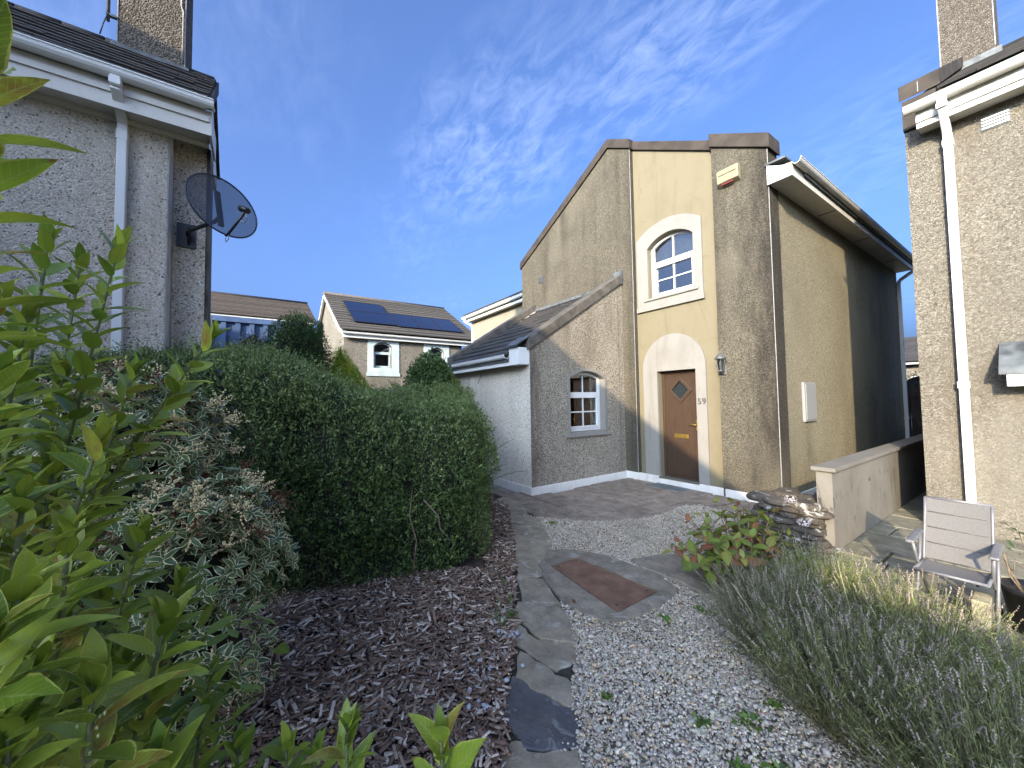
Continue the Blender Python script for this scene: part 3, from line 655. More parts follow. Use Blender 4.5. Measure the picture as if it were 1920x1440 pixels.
box('pipe_collar', UPVC, dp, 4.28, 4.37, .125, .22, 5.04, 5.10, bevel=.003); box('pipe_collar', UPVC, dp, 4.279, 4.371, .408, .4985, 4.68, 4.76, bevel=.003)
for z in (3.1,): box('pipe_bracket', UPVC, dp, 4.30, 4.35, .495, .4995, z, z+.04)
vt = box('vent', GREYM, RH, 4.575, 4.79, .488, .4995, 4.72, 4.88)
for i in range(4): box('vent_slat', UPVC, vt, 4.585, 4.78, .474, .4875, 4.733+i*.036, 4.752+i*.036)
ch = MB().box(4.05, 4.62, 3.0, 3.9, 6.9, 10.5).build('chimney', DASH_CH, RH)
for x in (4.045, 4.612): box('corner_bead', BEAD, ch, x, x+.012, 2.99, 3.002, 7.10, 10.5)
MB().box(3.98, 4.68, 2.97, 2.995, 6.75, 7.05).build('flashing', LEAD, ch)
# little canopy over the neighbour's door
CN = MB().prism([(4.60,.22,1.86),(6.2,.22,1.86),(6.2,.498,2.18),(4.60,.498,2.18)], (0,0,.05)).build('canopy_roof', LEAD, RH)
box('canopy_fascia', UPVC, RH, 4.65, 6.2, .235, .26, 1.73, 1.855); box('canopy_soffit', SOFF, RH, 4.65, 6.2, .261, .495, 1.74, 1.76)
MB().prism(YZ([(.262,1.765),(.49,1.765),(.49,2.14),(.262,1.86)], 4.65), (.03,0,0)).build('canopy_cheek', COPE_G, RH)

# ================================================================== HOUSES BEHIND
SH = thing('house', 'cream rendered house with dark solar panels on its brown roof', 'house', (-16.5, 0, 0))
sw_a = [(y, z) for y, z in arch(-2.22,-1.40,3.16,4.12,4.32,8)]; sw_b = [(y, z) for y, z in arch(.35,1.15,3.16,4.05,4.25,8)]
MB().prism(YZ([(-3.42,-.1),(2.1,-.1),(2.1,4.66),(-3.42,4.66)], -12.10), (-.3,0,0), [YZ(sw_a,-12.10), YZ(sw_b,-12.10)]).build('front_wall', DASH_FAR, SH)
MB().prism(XZ([(-21.2,-.1),(-12.402,-.1),(-12.402,4.75),(-16.7,7.25),(-21.2,4.62)], -3.42), (0,.3,0)).build('gable_wall', DASH_FAR, SH)
PALEB = m_plain('pale_blue_surround', (.46,.53,.52), .8, .1, 3)
for a, b, z0, z1, ap, op in ((-2.46,-1.09,2.95,4.47,.25,sw_a), (.10,1.40,2.95,4.40,.25,sw_b)):
    MB().prism(YZ([(a,z0),(b,z0),(b,z1),(a,z1)], -12.099), (.035,0,0), [YZ(op,-12.099)]).build('window_surround', PALEB, SH)
    box('window_apron', PALEB, SH, -12.099, -12.05, a-.04, b+.04, 2.80, 2.945)
fnS = lambda y, z, d: (-12.10-d, y, z)
window_frame(SH, fnS, -2.21, -1.41, 3.17, 4.12, 4.31, 3.86, .12, PALEB, bars=False); window_frame(SH, fnS, .36, 1.14, 3.17, 4.05, 4.24, 3.80, .12, PALEB, bars=False)
box('curtain', INSIDE_B, SH, -12.75, -12.70, -2.3, -1.3, 3.1, 4.3); box('curtain', INSIDE_B, SH, -12.75, -12.70, .3, 1.2, 3.1, 4.3)
box('vent', GREYM, SH, -12.099, -12.08, -2.85, -2.62, 4.28, 4.44)
MB().prism(XZ([(-12.0,4.70),(-16.7,7.36),(-16.7,7.20),(-12.0,4.56)], -3.60), (0,.10,0)).build('barge_board', UPVC, SH); MB().prism(XZ([(-21.4,4.60),(-16.7,7.36),(-16.7,7.20),(-21.4,4.44)], -3.601), (0,.10,0)).build('barge_board', UPVC, SH)
rb = MB().prism(XZ([(-11.9,4.62),(-16.7,7.32),(-16.7,7.26),(-11.9,4.54)], -3.498), (0,6.6,0)).build('roof', LEAD, SH)
roof(rb, (-11.85,-3.60,4.66), (0,1,0), (-4.85,0,2.72), 6.75, 5.5, 7, .34, TILE_B, course=True, th=.05, jitter=.012)
MB().prism(XZ([(-16.7,7.30),(-21.3,4.55),(-21.3,4.50),(-16.7,7.22)], -3.5), (0,6.6,0)).build('roof', TILE_B, SH)
MB().tube([(-16.7,-3.62,7.38),(-16.7,3.2,7.38)], .12, 8).build('ridge_tile', TILE_R, SH)
gutter(SH, (-11.86,-3.55,4.60), (-11.86,3.1,4.60), .07, (1,0,0), UPVC); box('fascia', UPVC, SH, -12.0, -11.87, -3.5, 3.1, 4.40, 4.57)
rs = Vector((-4.85,0,2.72)).normalized(); rn = Vector((2.72,0,4.85)).normalized()
SP = thing('solar_array', 'dark blue solar panels mounted in a stepped row on the brown roof', 'solar panels', (-13.5,0,5.6))
def solar(y0, y1, s0, s1):
    o = Vector((-11.85,0,4.66)) + rn*.13
    p = [o+rs*s+Vector((0,y,0)) for y, s in ((y0,s0),(y1,s0),(y1,s1),(y0,s1))]
    pn = MB().prism(p, rn*.04).build('panel', PANEL, SP)
    MB().prism([q+rn*.041 for q in p], rn*.004, [[o+rs*s+Vector((0,y,0))+rn*.041 for y, s in ((y0+.025,s0+.025),(y1-.025,s0+.025),(y1-.025,s1-.025),(y0+.025,s1-.025))]]).build('panel_frame', DARKM, pn)
solar(-2.90,-1.02,.90,2.46); solar(-2.90,-1.02,2.48,4.05)
for k in range(3): solar(-1.0+k*1.14, -1.0+k*1.14+1.12, .80, 2.75)
for s in (1.1, 1.9, 2.5, 3.2): MB().bar(Vector((-11.85,-3.02,4.66))+rs*s+rn*.09, Vector((-11.85,-2.86,4.66))+rs*s+rn*.09, .04, .04, rn).build('rail', DARKM, SP)
BH = thing('house', 'low house with long red-brown tiled roof behind the blue shed', 'house', (-22, -7, 0))
MB().box(-26, -17.9, -16, -3.9, -.1, 5.95).build('wall', DASH_FAR, BH)
roof(BH, (-17.6,-16,5.95), (0,1,0), (-4.4,0,1.95), 12.2, 4.8, 12, .36, TILE_R, course=True, th=.06, jitter=.012)
MB().prism(XZ([(-26,5.96),(-17.9,5.96),(-22,7.78)], -15.9), (0,12,0)).build('roof_body', DASH_FAR, BH); MB().tube([(-22,-16.1,7.95),(-22,-3.8,7.95)], .13, 8).build('ridge_tile', TILE_R, BH)
gutter(BH, (-17.55,-16,5.90), (-17.55,-3.8,5.90), .08, (1,0,0), UPVC)
# blue metal shed
BL = thing('metal_shed', 'blue ribbed steel shed standing behind the dark shrub', 'shed', (-8.5, -8, 0))
BLUE = m_plain('blue_steel', (.075,.125,.24), .5, .16, 2.5, spec=.4)
MB().box(-9.9, -7.53, -11, -5.4, -.1, 3.90).build('wall', BLUE, BL)
box('top_rail', BLUE, BL, -7.53, -7.44, -11, -5.4, 3.86, 4.0)
for i in range(18): box('rib', BLUE, BL, -7.529, -7.47, -11+i*.31, -11+i*.31+.11, .0, 3.858)
MB().prism(XZ([(-9.95,3.95),(-7.46,3.95),(-8.7,4.05)], -11), (0,5.6,0)).build('roof', BLUE, BL)
# cream house glimpsed behind the lean-to
CH = thing('house', 'cream terraced house end glimpsed over the lean-to porch roof', 'house', (-6.3, 2, 0))
MB().box(-8.55, -3.96, .80, 4.0, -.1, 4.92).build('wall', m_paint('cream_render', (.26,.23,.17), (.18,.15,.105), .4), CH)
MB().prism(YZ([(.55,5.02),(4.2,5.5),(4.2,4.93),(.55,4.93)], -8.70), (4.73,0,0)).build('roof_body', LEAD, CH)
roof(CH, (-8.70,.50,5.03), (1,0,0), (0,1.2,.55), 4.73, 1.35, 5, .30, TILE_D, course=True, th=.05)
box('fascia', UPVC, CH, -8.65, -3.97, .56, .60, 4.84, 5.03); box('soffit', SOFF, CH, -8.65, -3.97, .601, .798, 4.86, 4.88)
gutter(CH, (-8.78,.558,5.02), (-3.97,.558,5.02), .07, (0,-1,0), UPVC)
downpipe(CH, [(-8.60,.48,4.95),(-8.60,.48,4.84),(-8.45,.74,4.68),(-8.45,.75,4.6),(-8.45,.75,0)], .075, UPVC, (1,0,0))
box('security_lamp', UPVC, CH, -4.25, -4.0, .3, .42, 5.45, 5.56)
# far house seen down the side passage, and the fence in front of it
FH = thing('house', 'distant cream house seen down the narrow side passage', 'house', (1, 24, 0))
MB().box(-3, 6, 22.3, 28, -.1, 3.25).build('wall', DASH_FAR, FH)
MB().prism(YZ([(21.9,3.30),(25.2,4.95),(25.2,4.85),(21.9,3.16)], -3.2), (9.4,0,0)).build('roof', TILE_D, FH)
roof(FH, (-3.2,21.9,3.32), (1,0,0), (0,3.3,1.62), 9.4, 3.6, 9, .4, TILE_D, course=True, th=.05)
gutter(FH, (-3.2,21.9,3.26), (6.2,21.9,3.26), .07, (0,-1,0), UPVC)
window_frame(FH, lambda x, z, d: (x, 22.2+d, z), .3, .75, 1.2, 2.4, 2.6, 2.1, .02, UPVC, bars=False)
FN = thing('fence', 'dark brown close-board timber fence closing the side passage', 'fence', (3.0, 8.6, 0))
FWOOD = m_plain('dark_fence', (.045,.032,.024), .85, .3, 5, .003)
for i in range(15): box('fence_board', FWOOD, FN, 1.9+i*.132, 1.9+i*.132+.126, 8.50+(i%2)*.012, 8.522+(i%2)*.012, 0, 1.86+random.uniform(-.01,.01))
for z in (.4, 1.5): box('fence_rail', FWOOD, FN, 1.9, 3.9, 8.536, 8.59, z, z+.08)

# house behind the photographer, whose shadow lies over the garden
NH = thing('house', 'gabled house standing behind the garden and shading it', 'house', (2.5, -18, 0))
MB().prism(XZ([(-7,-.1),(8.9,-.1),(8.9,4.55),(2.6,8.35),(-7,5.0)], -22), (0,8,0)).build('wall', DASH_L, NH)
for x0, x1, za, zb in ((2.6,9.1,8.36,4.45), (-7.3,2.6,4.90,8.36)):
    MB().prism(XZ([(x0,za),(x1,zb),(x1,zb+.15),(x0,za+.15)], -22.2), (0,8.35,0)).build('roof', TILE_D, NH)
MB().box(8.902, 12.5, -20, -14, -.1, 4.22).build('shade_block', DASH_L, NH)  # unseen block added to carry the shade across the lavender
for x, z in ((-2, 3.2), (4.5, 3.2), (-2, .9), (4.5, .9)):
    fr_ = box('window', UPVC, NH, x, x+1.2, -13.99, -13.96, z, z+1.3); box('pane', INSIDE, fr_, x+.07, x+1.13, -13.959, -13.95, z+.07, z+1.23)
# ------------------------------------------------------------------ polygon tools
def inpoly(P, poly):
    x, y = P[:, 0], P[:, 1]; r = np.zeros(len(P), bool); n = len(poly)
    for i in range(n):
        x0, y0 = poly[i]; x1, y1 = poly[(i+1) % n]
        c = ((y0 > y) != (y1 > y)) & (x < (x1-x0)*(y-y0)/((y1-y0) or 1e-9)+x0); r ^= c
    return r
def clip(poly, a, b):
    """keep the part of poly left of a->b"""
    out = []; n = len(poly)
    side = lambda p: (b[0]-a[0])*(p[1]-a[1])-(b[1]-a[1])*(p[0]-a[0])
    for i in range(n):
        p, q = poly[i], poly[(i+1) % n]; sp, sq = side(p), side(q)
        if sp >= 0: out.append(p)
        if (sp >= 0) != (sq >= 0):
            t = sp/(sp-sq); out.append((p[0]+(q[0]-p[0])*t, p[1]+(q[1]-p[1])*t))
    return out
def clip_rect(poly, rect):
    for i in range(len(rect)):
        poly = clip(poly, rect[i], rect[(i+1) % len(rect)])
        if len(poly) < 3: return []
    return poly
def rough_poly(poly, amt, sub=2):
    """subdivide and jitter a stone outline"""
    out = []; n = len(poly)
    for i in range(n):
        p, q = poly[i], poly[(i+1) % n]
        for k in range(sub):
            t = k/sub; out.append((p[0]+(q[0]-p[0])*t+random.uniform(-amt, amt), p[1]+(q[1]-p[1])*t+random.uniform(-amt, amt)))
    return out
def flag(name, poly, z0, z1, mat, parent, tilt=.0, bev=.008):
    cx = sum(p[0] for p in poly)/len(poly); cy = sum(p[1] for p in poly)/len(poly)
    ax, ay = random.uniform(-tilt, tilt), random.uniform(-tilt, tilt)
    k = 1-bev*2.2/max(.08, max(math.hypot(p[0]-cx, p[1]-cy) for p in poly)*1.0); n = len(poly)
    top = lambda p: z1 + (p[0]-cx)*ax + (p[1]-cy)*ay
    lo = [(p[0], p[1], z0) for p in poly]; md = [(p[0], p[1], top(p)-bev) for p in poly]
    hi = [(cx+(p[0]-cx)*k, cy+(p[1]-cy)*k, top(p)) for p in poly]
    m = MB(); fs = [(i, (i+1) % n, n+(i+1) % n, n+i) for i in range(n)] + [(n+i, n+(i+1) % n, 2*n+(i+1) % n, 2*n+i) for i in range(n)] + [tuple(2*n+i for i in range(n))]
    area = sum(poly[i][0]*poly[(i+1) % n][1]-poly[(i+1) % n][0]*poly[i][1] for i in range(n))
    if area < 0: fs = [f[::-1] for f in fs]
    m.add(lo+md+hi, fs); return m.build(name, mat, parent)

# ------------------------------------------------------------------ patio of flagstones
patio_poly = [(-3.0,-3.05),(-.6,-2.95),(.05,-3.0),(.55,-3.28),(.95,-2.98),(1.25,-2.74),(1.50,-2.42),(1.66,-1.9),(1.66,-1.5),(1.60,-1.08),(1.74,-.80),(2.05,-.84),(2.35,-.62),(2.9,-.62),(2.9,.0),(-.25,.0),(-.25,-2.55),(-3.0,-2.55)]
JOINT = m_plain('joint_sand', (.045,.040,.026), .95, .3, 20, .006)
PA = MB().prism([(x, y, -.06) for x, y in patio_poly], (0,0,.036)).build('patio', JOINT); tag(PA, kind='structure')
y = -3.6; row = 0
while y < .0:
    h = (.44, .58, .46, .52)[row % 4]; x = -3.2 + (.23 if row % 2 else 0)
    while x < 3.0:
        w = random.choice((.44, .58, .66, .50)); g = .016
        rect = [(x+g, y+g), (x+w-g, y+g), (x+w-g, y+h-g), (x+g, y+h-g)]
        p = clip_rect(patio_poly, rect)
        if len(p) >= 3:
            ar = abs(sum(p[i][0]*p[(i+1) % len(p)][1]-p[(i+1) % len(p)][0]*p[i][1] for i in range(len(p))))/2
            if ar > .012: flag('flagstone', p, -.05, random.uniform(-.006, .006), SLAB, PA, .006)
        x += w
    y += h; row += 1
box('drain_slab', m_plain('slate_slab', (.135,.15,.145), .8, .2, 6, .004), PA, .45, 1.12, -.33, -.03, -.02, .016, bevel=.004)

# ------------------------------------------------------------------ gravel yard
gravel_poly = [(.45,-3.35),(.95,-3.0),(1.5,-2.42),(1.66,-1.7),(1.6,-1.05),(1.75,-.8),(2.35,-.62),(2.75,-.75),(2.9,-1.6),(3.3,-2.1),(3.75,-2.9),(4.3,-3.6),(4.9,-4.4),(5.1,-5.6),(4.4,-6.0),(3.72,-5.55),(3.55,-5.25),(3.1,-4.75),(2.55,-4.4),(2.0,-4.0),(1.2,-3.5),(.9,-3.7)]
def m_gravelbed():
    t = NT('gravel_bed'); t.set(Roughness=.95, Specular_IOR_Level=.2)
    v = t.vor(70, out='Color'); sp = t.n.new('ShaderNodeSeparateColor'); t.l.new(v, sp.inputs[0])
    t.color(t.mix(t.rng(t.noise(3, 5), .45, .62), t.ramp(sp.outputs[0], (0,(.16,.14,.11)), (.6,(.33,.30,.25)), (1,(.46,.43,.36))), (.15,.125,.075))); t.bump(t.vor(70), .6, .01); return t.m
GY = MB().prism([(x, y, -.07) for x, y in gravel_poly], (0,0,.043)).build('gravel_yard', m_gravelbed()); tag(GY, kind='structure')

# manhole surround and cover
mh_sur = [(1.72,-3.84),(1.88,-3.62),(2.06,-3.50),(2.40,-3.42),(2.80,-3.38),(3.06,-3.50),(3.12,-3.85),(3.08,-4.25),(2.95,-4.38),(2.62,-4.42),(2.25,-4.32),(1.95,-4.14)]
MH = thing('manhole', 'rust-brown rectangular manhole cover set in a worn concrete surround', 'manhole cover', (2.5,-3.9,0))
cov = [(2.05,-4.06),(2.97,-4.17),(2.96,-3.66),(2.05,-3.73)]
cov_o = [(2.035,-4.078),(2.985,-4.19),(2.975,-3.642),(2.035,-3.712)]
MB().prism([(x, y, -.06) for x, y in rough_poly(mh_sur, .012, 3)], (0,0,.072), [[(x, y, -.06) for x, y in cov_o]]).build('surround', CONC, MH, .006)
flag('cover', cov, -.05, .006, RUST, MH, 0, .004)
MB().prism([(x, y, .0065) for x, y in ((2.42,-3.98),(2.60,-4.0),(2.60,-3.84),(2.42,-3.84))], (0,0,.0035)).build('badge_plate', RUST, MH, .002)
for x, y in ((2.1,-4.02),(2.1,-3.78),(2.9,-4.10),(2.9,-3.72)): MB().lathe((x,y,.002), [(.014,.0),(.014,.006),(.006,.007),(0,.003)], 8).build('keyhole', DARKM, MH)
c2 = [(2.42,-3.30),(2.52,-2.98),(2.75,-2.68),(3.1,-2.55),(3.5,-2.75),(3.55,-3.15),(3.25,-3.42),(2.95,-3.36),(2.62,-3.40)]
M2 = thing('inspection_cover', 'flat grey concrete inspection slab half hidden by the hydrangea', 'inspection slab', (3.0,-3.0,0))
flag('slab', rough_poly(c2, .01, 3), -.05, .022, CONC, M2, 0, .012)
flag('lid', [(2.66,-3.22),(3.25,-3.26),(3.30,-2.80),(2.78,-2.76)], .0, .030, CONC, M2, 0, .005)

# stone edging between mulch and gravel
ED = tag(MB().prism([(x, y, -.08) for x, y in ((-2.8,-3.3),(.0,-3.25),(.5,-3.7),(1.6,-4.25),(2.4,-4.75),(3.3,-5.75),(3.75,-5.5),(3.0,-4.6),(2.0,-3.95),(1.0,-3.35),(.3,-3.0),(-2.8,-3.02))], (0,0,.066)).build('edging', JOINT), kind='structure')
stones = [([(-.45,-3.22),(-.02,-3.2),(.06,-2.99),(-.5,-2.96)],0),([(.0,-3.22),(.42,-3.45),(.56,-3.25),(.1,-3.0)],0),
 ([(.44,-3.47),(.80,-3.68),(1.08,-3.40),(.80,-3.22),(.58,-3.27)],0),([(.84,-3.70),(1.18,-3.90),(1.52,-3.62),(1.12,-3.42)],0),
 ([(1.22,-3.92),(1.62,-4.18),(1.86,-3.96),(1.55,-3.65)],0),([(1.65,-4.21),(2.02,-4.45),(2.14,-4.25),(1.90,-3.99)],0),
 ([(2.05,-4.47),(2.42,-4.68),(2.60,-4.46),(2.20,-4.30)],0),
 ([(2.42,-4.72),(2.56,-4.84),(2.86,-4.86),(3.02,-4.70),(2.80,-4.53),(2.64,-4.48)],0),([(2.58,-4.87),(2.80,-5.02),(3.14,-4.98),(3.16,-4.78),(3.03,-4.73),(2.86,-4.89)],0),
 ([(2.90,-5.04),(3.16,-5.01),(3.30,-4.98),(3.43,-5.08),(3.20,-5.18),(3.08,-5.20)],0),
 ([(3.07,-5.22),(3.21,-5.20),(3.46,-5.10),(3.60,-5.22),(3.48,-5.42),(3.26,-5.44)],1),
 ([(3.42,-5.47),(3.52,-5.42),(3.64,-5.25),(3.82,-5.36),(3.92,-5.62),(3.62,-5.72)],0)]
for k, (p, dk) in enumerate(stones):
    gx = sum(q[0] for q in p)/len(p); gy = sum(q[1] for q in p)/len(p); p = [(gx+(q[0]-gx)*1.09, gy+(q[1]-gy)*1.09) for q in p]
    flag('edging_stone', rough_poly(p, .016, 4), -.06, -.004+.003*((k*5) % 4), EDGE_D if dk else EDGE, ED, .02, .005)

# boundary wall
BW = thing('garden_wall', 'rendered boundary wall with flat coping running into the side passage', 'wall', (3.5, 3, 0))
MB().box(3.42, 3.56, -1.42, 8.3, -.1, .84).build('wall_body', RENDERW, BW)
for i in range(8): box('coping', RENDERW, BW, 3.385, 3.60, -1.46+i*1.22, -1.46+i*1.22+1.214, .841, .885, bevel=.006)
# low rubble wall between it and the house corner
RW = thing('stone_wall', 'low crumbling brown rubble wall butting against the rendered wall end', 'wall', (3.05,-1.2,0))
st_tmpl = []
def rock(sx, sy, sz, seed):
    r = random.Random(seed); m = MB(); vs_ = []
    for z in (-1, -.35, .35, 1):
        k = .82 if abs(z) == 1 else 1.0
        for a in range(8):
            t = 2*math.pi*a/8+.39; q = 1/max(abs(math.cos(t)), abs(math.sin(t)))
            q = q*.75+.3; vs_.append((math.cos(t)*q*k*sx*r.uniform(.86,1.04), math.sin(t)*q*k*sy*r.uniform(.86,1.04), z*sz*r.uniform(.9,1.05)))
    fs_ = [(j*8+i, j*8+(i+1) % 8, (j+1)*8+(i+1) % 8, (j+1)*8+i) for j in range(3) for i in range(8)] + [tuple(range(8))[::-1], tuple(range(24, 32))]
    me = bpy.data.meshes.new('stone'); me.from_pydata(vs_, [], fs_); me.materials.append(RUBBLE); return me
rocks = [rock(.15, .10, .035, k) for k in range(4)] + [rock(.10, .09, .028, 10+k) for k in range(4)] + [rock(.20, .12, .03, 20+k) for k in range(3)]
MB().box(2.92, 3.40, -1.5, -.85, -.1, .38).build('core', RUBBLE, RW)
z = .0; c = 0
while z < .42:
    hh = random.choice((.05, .06, .07))
    per = [(2.93+t*.46, -1.50) for t in np.arange(0, 1, .30)] + [(3.38, -1.48+t*.65) for t in np.arange(0, 1, .3)] + [(2.92, -1.48+t*.65) for t in np.arange(.1, 1, .3)]
    for x, yy in per:
        o = place('stone', random.choice(rocks), RW, (x+random.uniform(-.06,.06), yy+random.uniform(-.03,.03), z+hh/2)); o.rotation_euler = (random.uniform(-.08,.08), random.uniform(-.08,.08), random.uniform(-.3,.3) + (1.57 if abs(yy+1.50) > .02 else 0))
        o.scale = (random.uniform(.8,1.1), random.uniform(.8,1.1), hh/.06)
    z += hh*.92
for k in range(26):
    o = place('stone', random.choice(rocks), RW, (random.uniform(2.93,3.36), random.uniform(-1.46,-.88), random.uniform(.38,.46))); o.rotation_euler = (random.uniform(-.15,.15), random.uniform(-.15,.15), random.uniform(0,3.1)); o.scale = (random.uniform(.7,1.1),)*3

# paved side path by the right-hand house
path_poly = [(3.56,-2.2),(3.56,8.2),(3.955,8.2),(3.955,.495),(6.6,.495),(6.6,-2.6),(4.9,-2.9),(3.9,-2.6)]
PT = MB().prism([(x, y, -.06) for x, y in path_poly], (0,0,.036)).build('path', JOINT); tag(PT, kind='structure')
y = -3.0; row = 0
while y < 5:
    h = (.60, .45)[row % 2]; x = 3.5-(.2 if row % 2 else 0)
    while x < 6.6:
        w = random.choice((.6, .45, .75)); g = .01
        p = clip_rect(path_poly, [(x+g, y+g), (x+w-g, y+g), (x+w-g, y+h-g), (x+g, y+h-g)])
        if len(p) >= 3: flag('flagstone', p, -.05, random.uniform(-.008, .003), PATHSLAB, PT, .006)
        x += w
    y += h; row += 1

# ------------------------------------------------------------------ scatter helpers (numpy)
def rotz_np(a):
    c, s = np.cos(a), np.sin(a); z = np.zeros_like(a); o = np.ones_like(a)
    return np.stack([np.stack([c, -s, z], -1), np.stack([s, c, z], -1), np.stack([z, z, o], -1)], -2)
def rand_rot(n, tilt):
    R1 = rotz_np(rng.uniform(0, 2*np.pi, n)); a = rng.uniform(0, 2*np.pi, n); t = rng.normal(0, tilt, n)
    ax = np.stack([np.cos(a), np.sin(a), np.zeros(n)], -1)
    K = np.zeros((n, 3, 3)); K[:, 0, 2] = ax[:, 1]; K[:, 1, 2] = -ax[:, 0]; K[:, 2, 0] = -ax[:, 1]; K[:, 2, 1] = ax[:, 0]
    I = np.eye(3)[None]; R2 = I + np.sin(t)[:, None, None]*K + (1-np.cos(t))[:, None, None]*(K@K)
    return R2 @ R1
def stamp(tv, tf, R, P, S, C=None, edge=None):
    """copies of template (tv, tf) under rotations R, scales S (n,3), positions P"""
    n, k = len(P), len(tv)
    V = np.einsum('nij,nkj->nki', R, tv[None]*S[:, None, :]) + P[:, None, :]
    F = tf[None] + (np.arange(n)*k)[:, None, None]
    c = None if C is None else np.repeat(C, k, 0)
    return V.reshape(-1, 3), F.reshape(-1, tf.shape[1]), c
def ico():
    t = (1+5**.5)/2; v = np.array([(-1,t,0),(1,t,0),(-1,-t,0),(1,-t,0),(0,-1,t),(0,1,t),(0,-1,-t),(0,1,-t),(t,0,-1),(t,0,1),(-t,0,-1),(-t,0,1)], float)
    v /= np.linalg.norm(v[0]); f = np.array([(0,11,5),(0,5,1),(0,1,7),(0,7,10),(0,10,11),(1,5,9),(5,11,4),(11,10,2),(10,7,6),(7,1,8),(3,9,4),(3,4,2),(3,2,6),(3,6,8),(3,8,9),(4,9,5),(2,4,11),(6,2,10),(8,6,7),(9,8,1)])
    return v, f
ICO_V, ICO_F = ico()
def m_col(name, rough=.7, bump=0, bs=60, spec=.35, var=.25):
    t = NT(name); t.set(Roughness=rough, Specular_IOR_Level=spec); a = t.attr('Col').outputs['Color']
    t.color(t.mix(t.rng(t.noise(bs, 4), .3, .7, 0, var*2), a, (.0,.0,.0))) if False else t.color(t.mix(t.rng(t.noise(bs, 4), .35, .75, 0, var), a, (.05,.045,.04)))
    if bump: t.bump(t.noise(bs*2, 4), .4, bump)
    return t.m
def sample_poly(poly, n):
    a = np.array(poly); lo, hi = a.min(0), a.max(0); out = np.zeros((0, 2))
    while len(out) < n:
        P = rng.uniform(lo, hi, (n*2, 2)); out = np.concatenate([out, P[inpoly(P, poly)]])
    return out[:n]
def clear_of(P, polys):
    k = np.ones(len(P), bool)
    for q in polys: k &= ~inpoly(P, q)
    return P[k]
def vnoise2(P, s, seed):
    r = np.random.default_rng(seed); o = np.zeros(len(P))
    for i in range(7): o += np.sin(P@(r.normal(0, 1, 2)*s*(1+.5*i))+r.uniform(0, 6))/(1+.45*i)
    return o/3.2
# gravel stones
P = sample_poly(gravel_poly, 100000); d = np.hypot(P[:, 0]-5.0, P[:, 1]+6.5)
P = P[rng.uniform(0, 1, len(P)) < np.clip(1.25-.12*d, .5, 1)]
bare = vnoise2(P, 3.3, 5)+.9*np.clip((P[:, 0]-4.0)*1.2, 0, 1)-.25
P = P[bare < rng.uniform(.45, 1.1, len(P))]
P = clear_of(P, [mh_sur, c2, patio_poly] + [s for s, _ in stones]); n = len(P)
sz = np.clip(rng.lognormal(math.log(.0064), .34, n), .005, .022)
S = np.stack([sz*rng.uniform(.95,1.45,n), sz*rng.uniform(.75,1.05,n), sz*rng.uniform(.5,.8,n)], -1)
tone = rng.uniform(0, 1, n)[:, None]; C = (.34+.38*tone**1.2)*np.array([[1.12,.985,.78]]) + rng.normal(0, .018, (n, 3))
warm = rng.uniform(0, 1, n) < .12; C[warm] = C[warm]*np.array([1.0,.82,.62]); dirt_ = np.clip(vnoise2(P, 4.1, 9)-.2, 0, 1)[:, None]; C = C*(1-.55*dirt_)+np.array([[.16,.135,.07]])*.55*dirt_; C = np.clip(C, .06, .8)
Z = rng.uniform(-.018, .006, n)
near = np.hypot(P[:, 0]-5.0, P[:, 1]+6.5) < 2.9; RR = rand_rot(n, .4); PP3 = np.c_[P, Z]
OCT_V = np.array([(1,0,.1),(-.1,1,0),(-1,-.1,0),(.1,-1,0),(0,.1,1),(0,0,-1)], float)*1.12; OCT_F = np.array([(0,1,4),(1,2,4),(2,3,4),(3,0,4),(1,0,5),(2,1,5),(3,2,5),(0,3,5)])
a1 = stamp(ICO_V*(1+rng.uniform(-.12,.12,(12,1))), ICO_F, RR[near], PP3[near], S[near], C[near]); a2 = stamp(OCT_V, OCT_F, RR[~near], PP3[~near], S[~near], C[~near])
V = np.concatenate([a1[0], a2[0]]); F = np.concatenate([a1[1], a2[1]+len(a1[0])]); c_ = np.concatenate([a1[2], a2[2]])
tag(npobj('gravel', V, F, m_col('gravel_stone', .75, .002, 90), None, colr=c_, smooth=True), 'loose pale grey gravel covering the yard before the house', 'gravel', kind='stuff')

# ------------------------------------------------------------------ mulch bed
mulch_poly = [(-3.4,-3.0),(-.5,-3.18),(.0,-3.24),(.45,-3.5),(1.2,-3.95),(2.0,-4.48),(2.45,-4.78),(2.85,-5.08),(3.1,-5.3),(3.45,-5.52),(3.65,-5.75),(4.3,-6.1),(4.6,-7.4),(3.0,-8.5),(-.4,-8.4),(-.4,-7.0),(-3.4,-6.8)]
MU = MB().prism([(x, y, -.07) for x, y in mulch_poly], (0,0,.058)).build('mulch_bed', m_plain('mulch_soil', (.06,.042,.032), .95, .4, 8, .02, bscale=50)); tag(MU, kind='structure')
vis = [(-1.6,-3.0),(.0,-3.22),(1.2,-3.95),(2.0,-4.47),(2.45,-4.78),(2.85,-5.06),(3.1,-5.3),(3.45,-5.52),(3.72,-5.8),(4.0,-6.3),(3.3,-6.9),(1.6,-7.1),(.8,-6.4),(1.7,-4.6),(-1.6,-3.5)]
P = sample_poly(vis, 26000); n = len(P)
P = P[rng.uniform(0, 1, n) < np.clip(1.3-.13*np.hypot(P[:, 0]-5, P[:, 1]+6.5), .45, 1)]; n = len(P)
cv = np.array([(-1,-.8,-1),(1,-1,-1),(1,.7,-1),(-1,1,-1),(-.95,-.7,1),(.9,-.9,1),(1,.6,1),(-1,.9,1)], float); cf = np.array([(0,3,2,1),(4,5,6,7),(0,1,5,4),(1,2,6,5),(2,3,7,6),(3,0,4,7)])
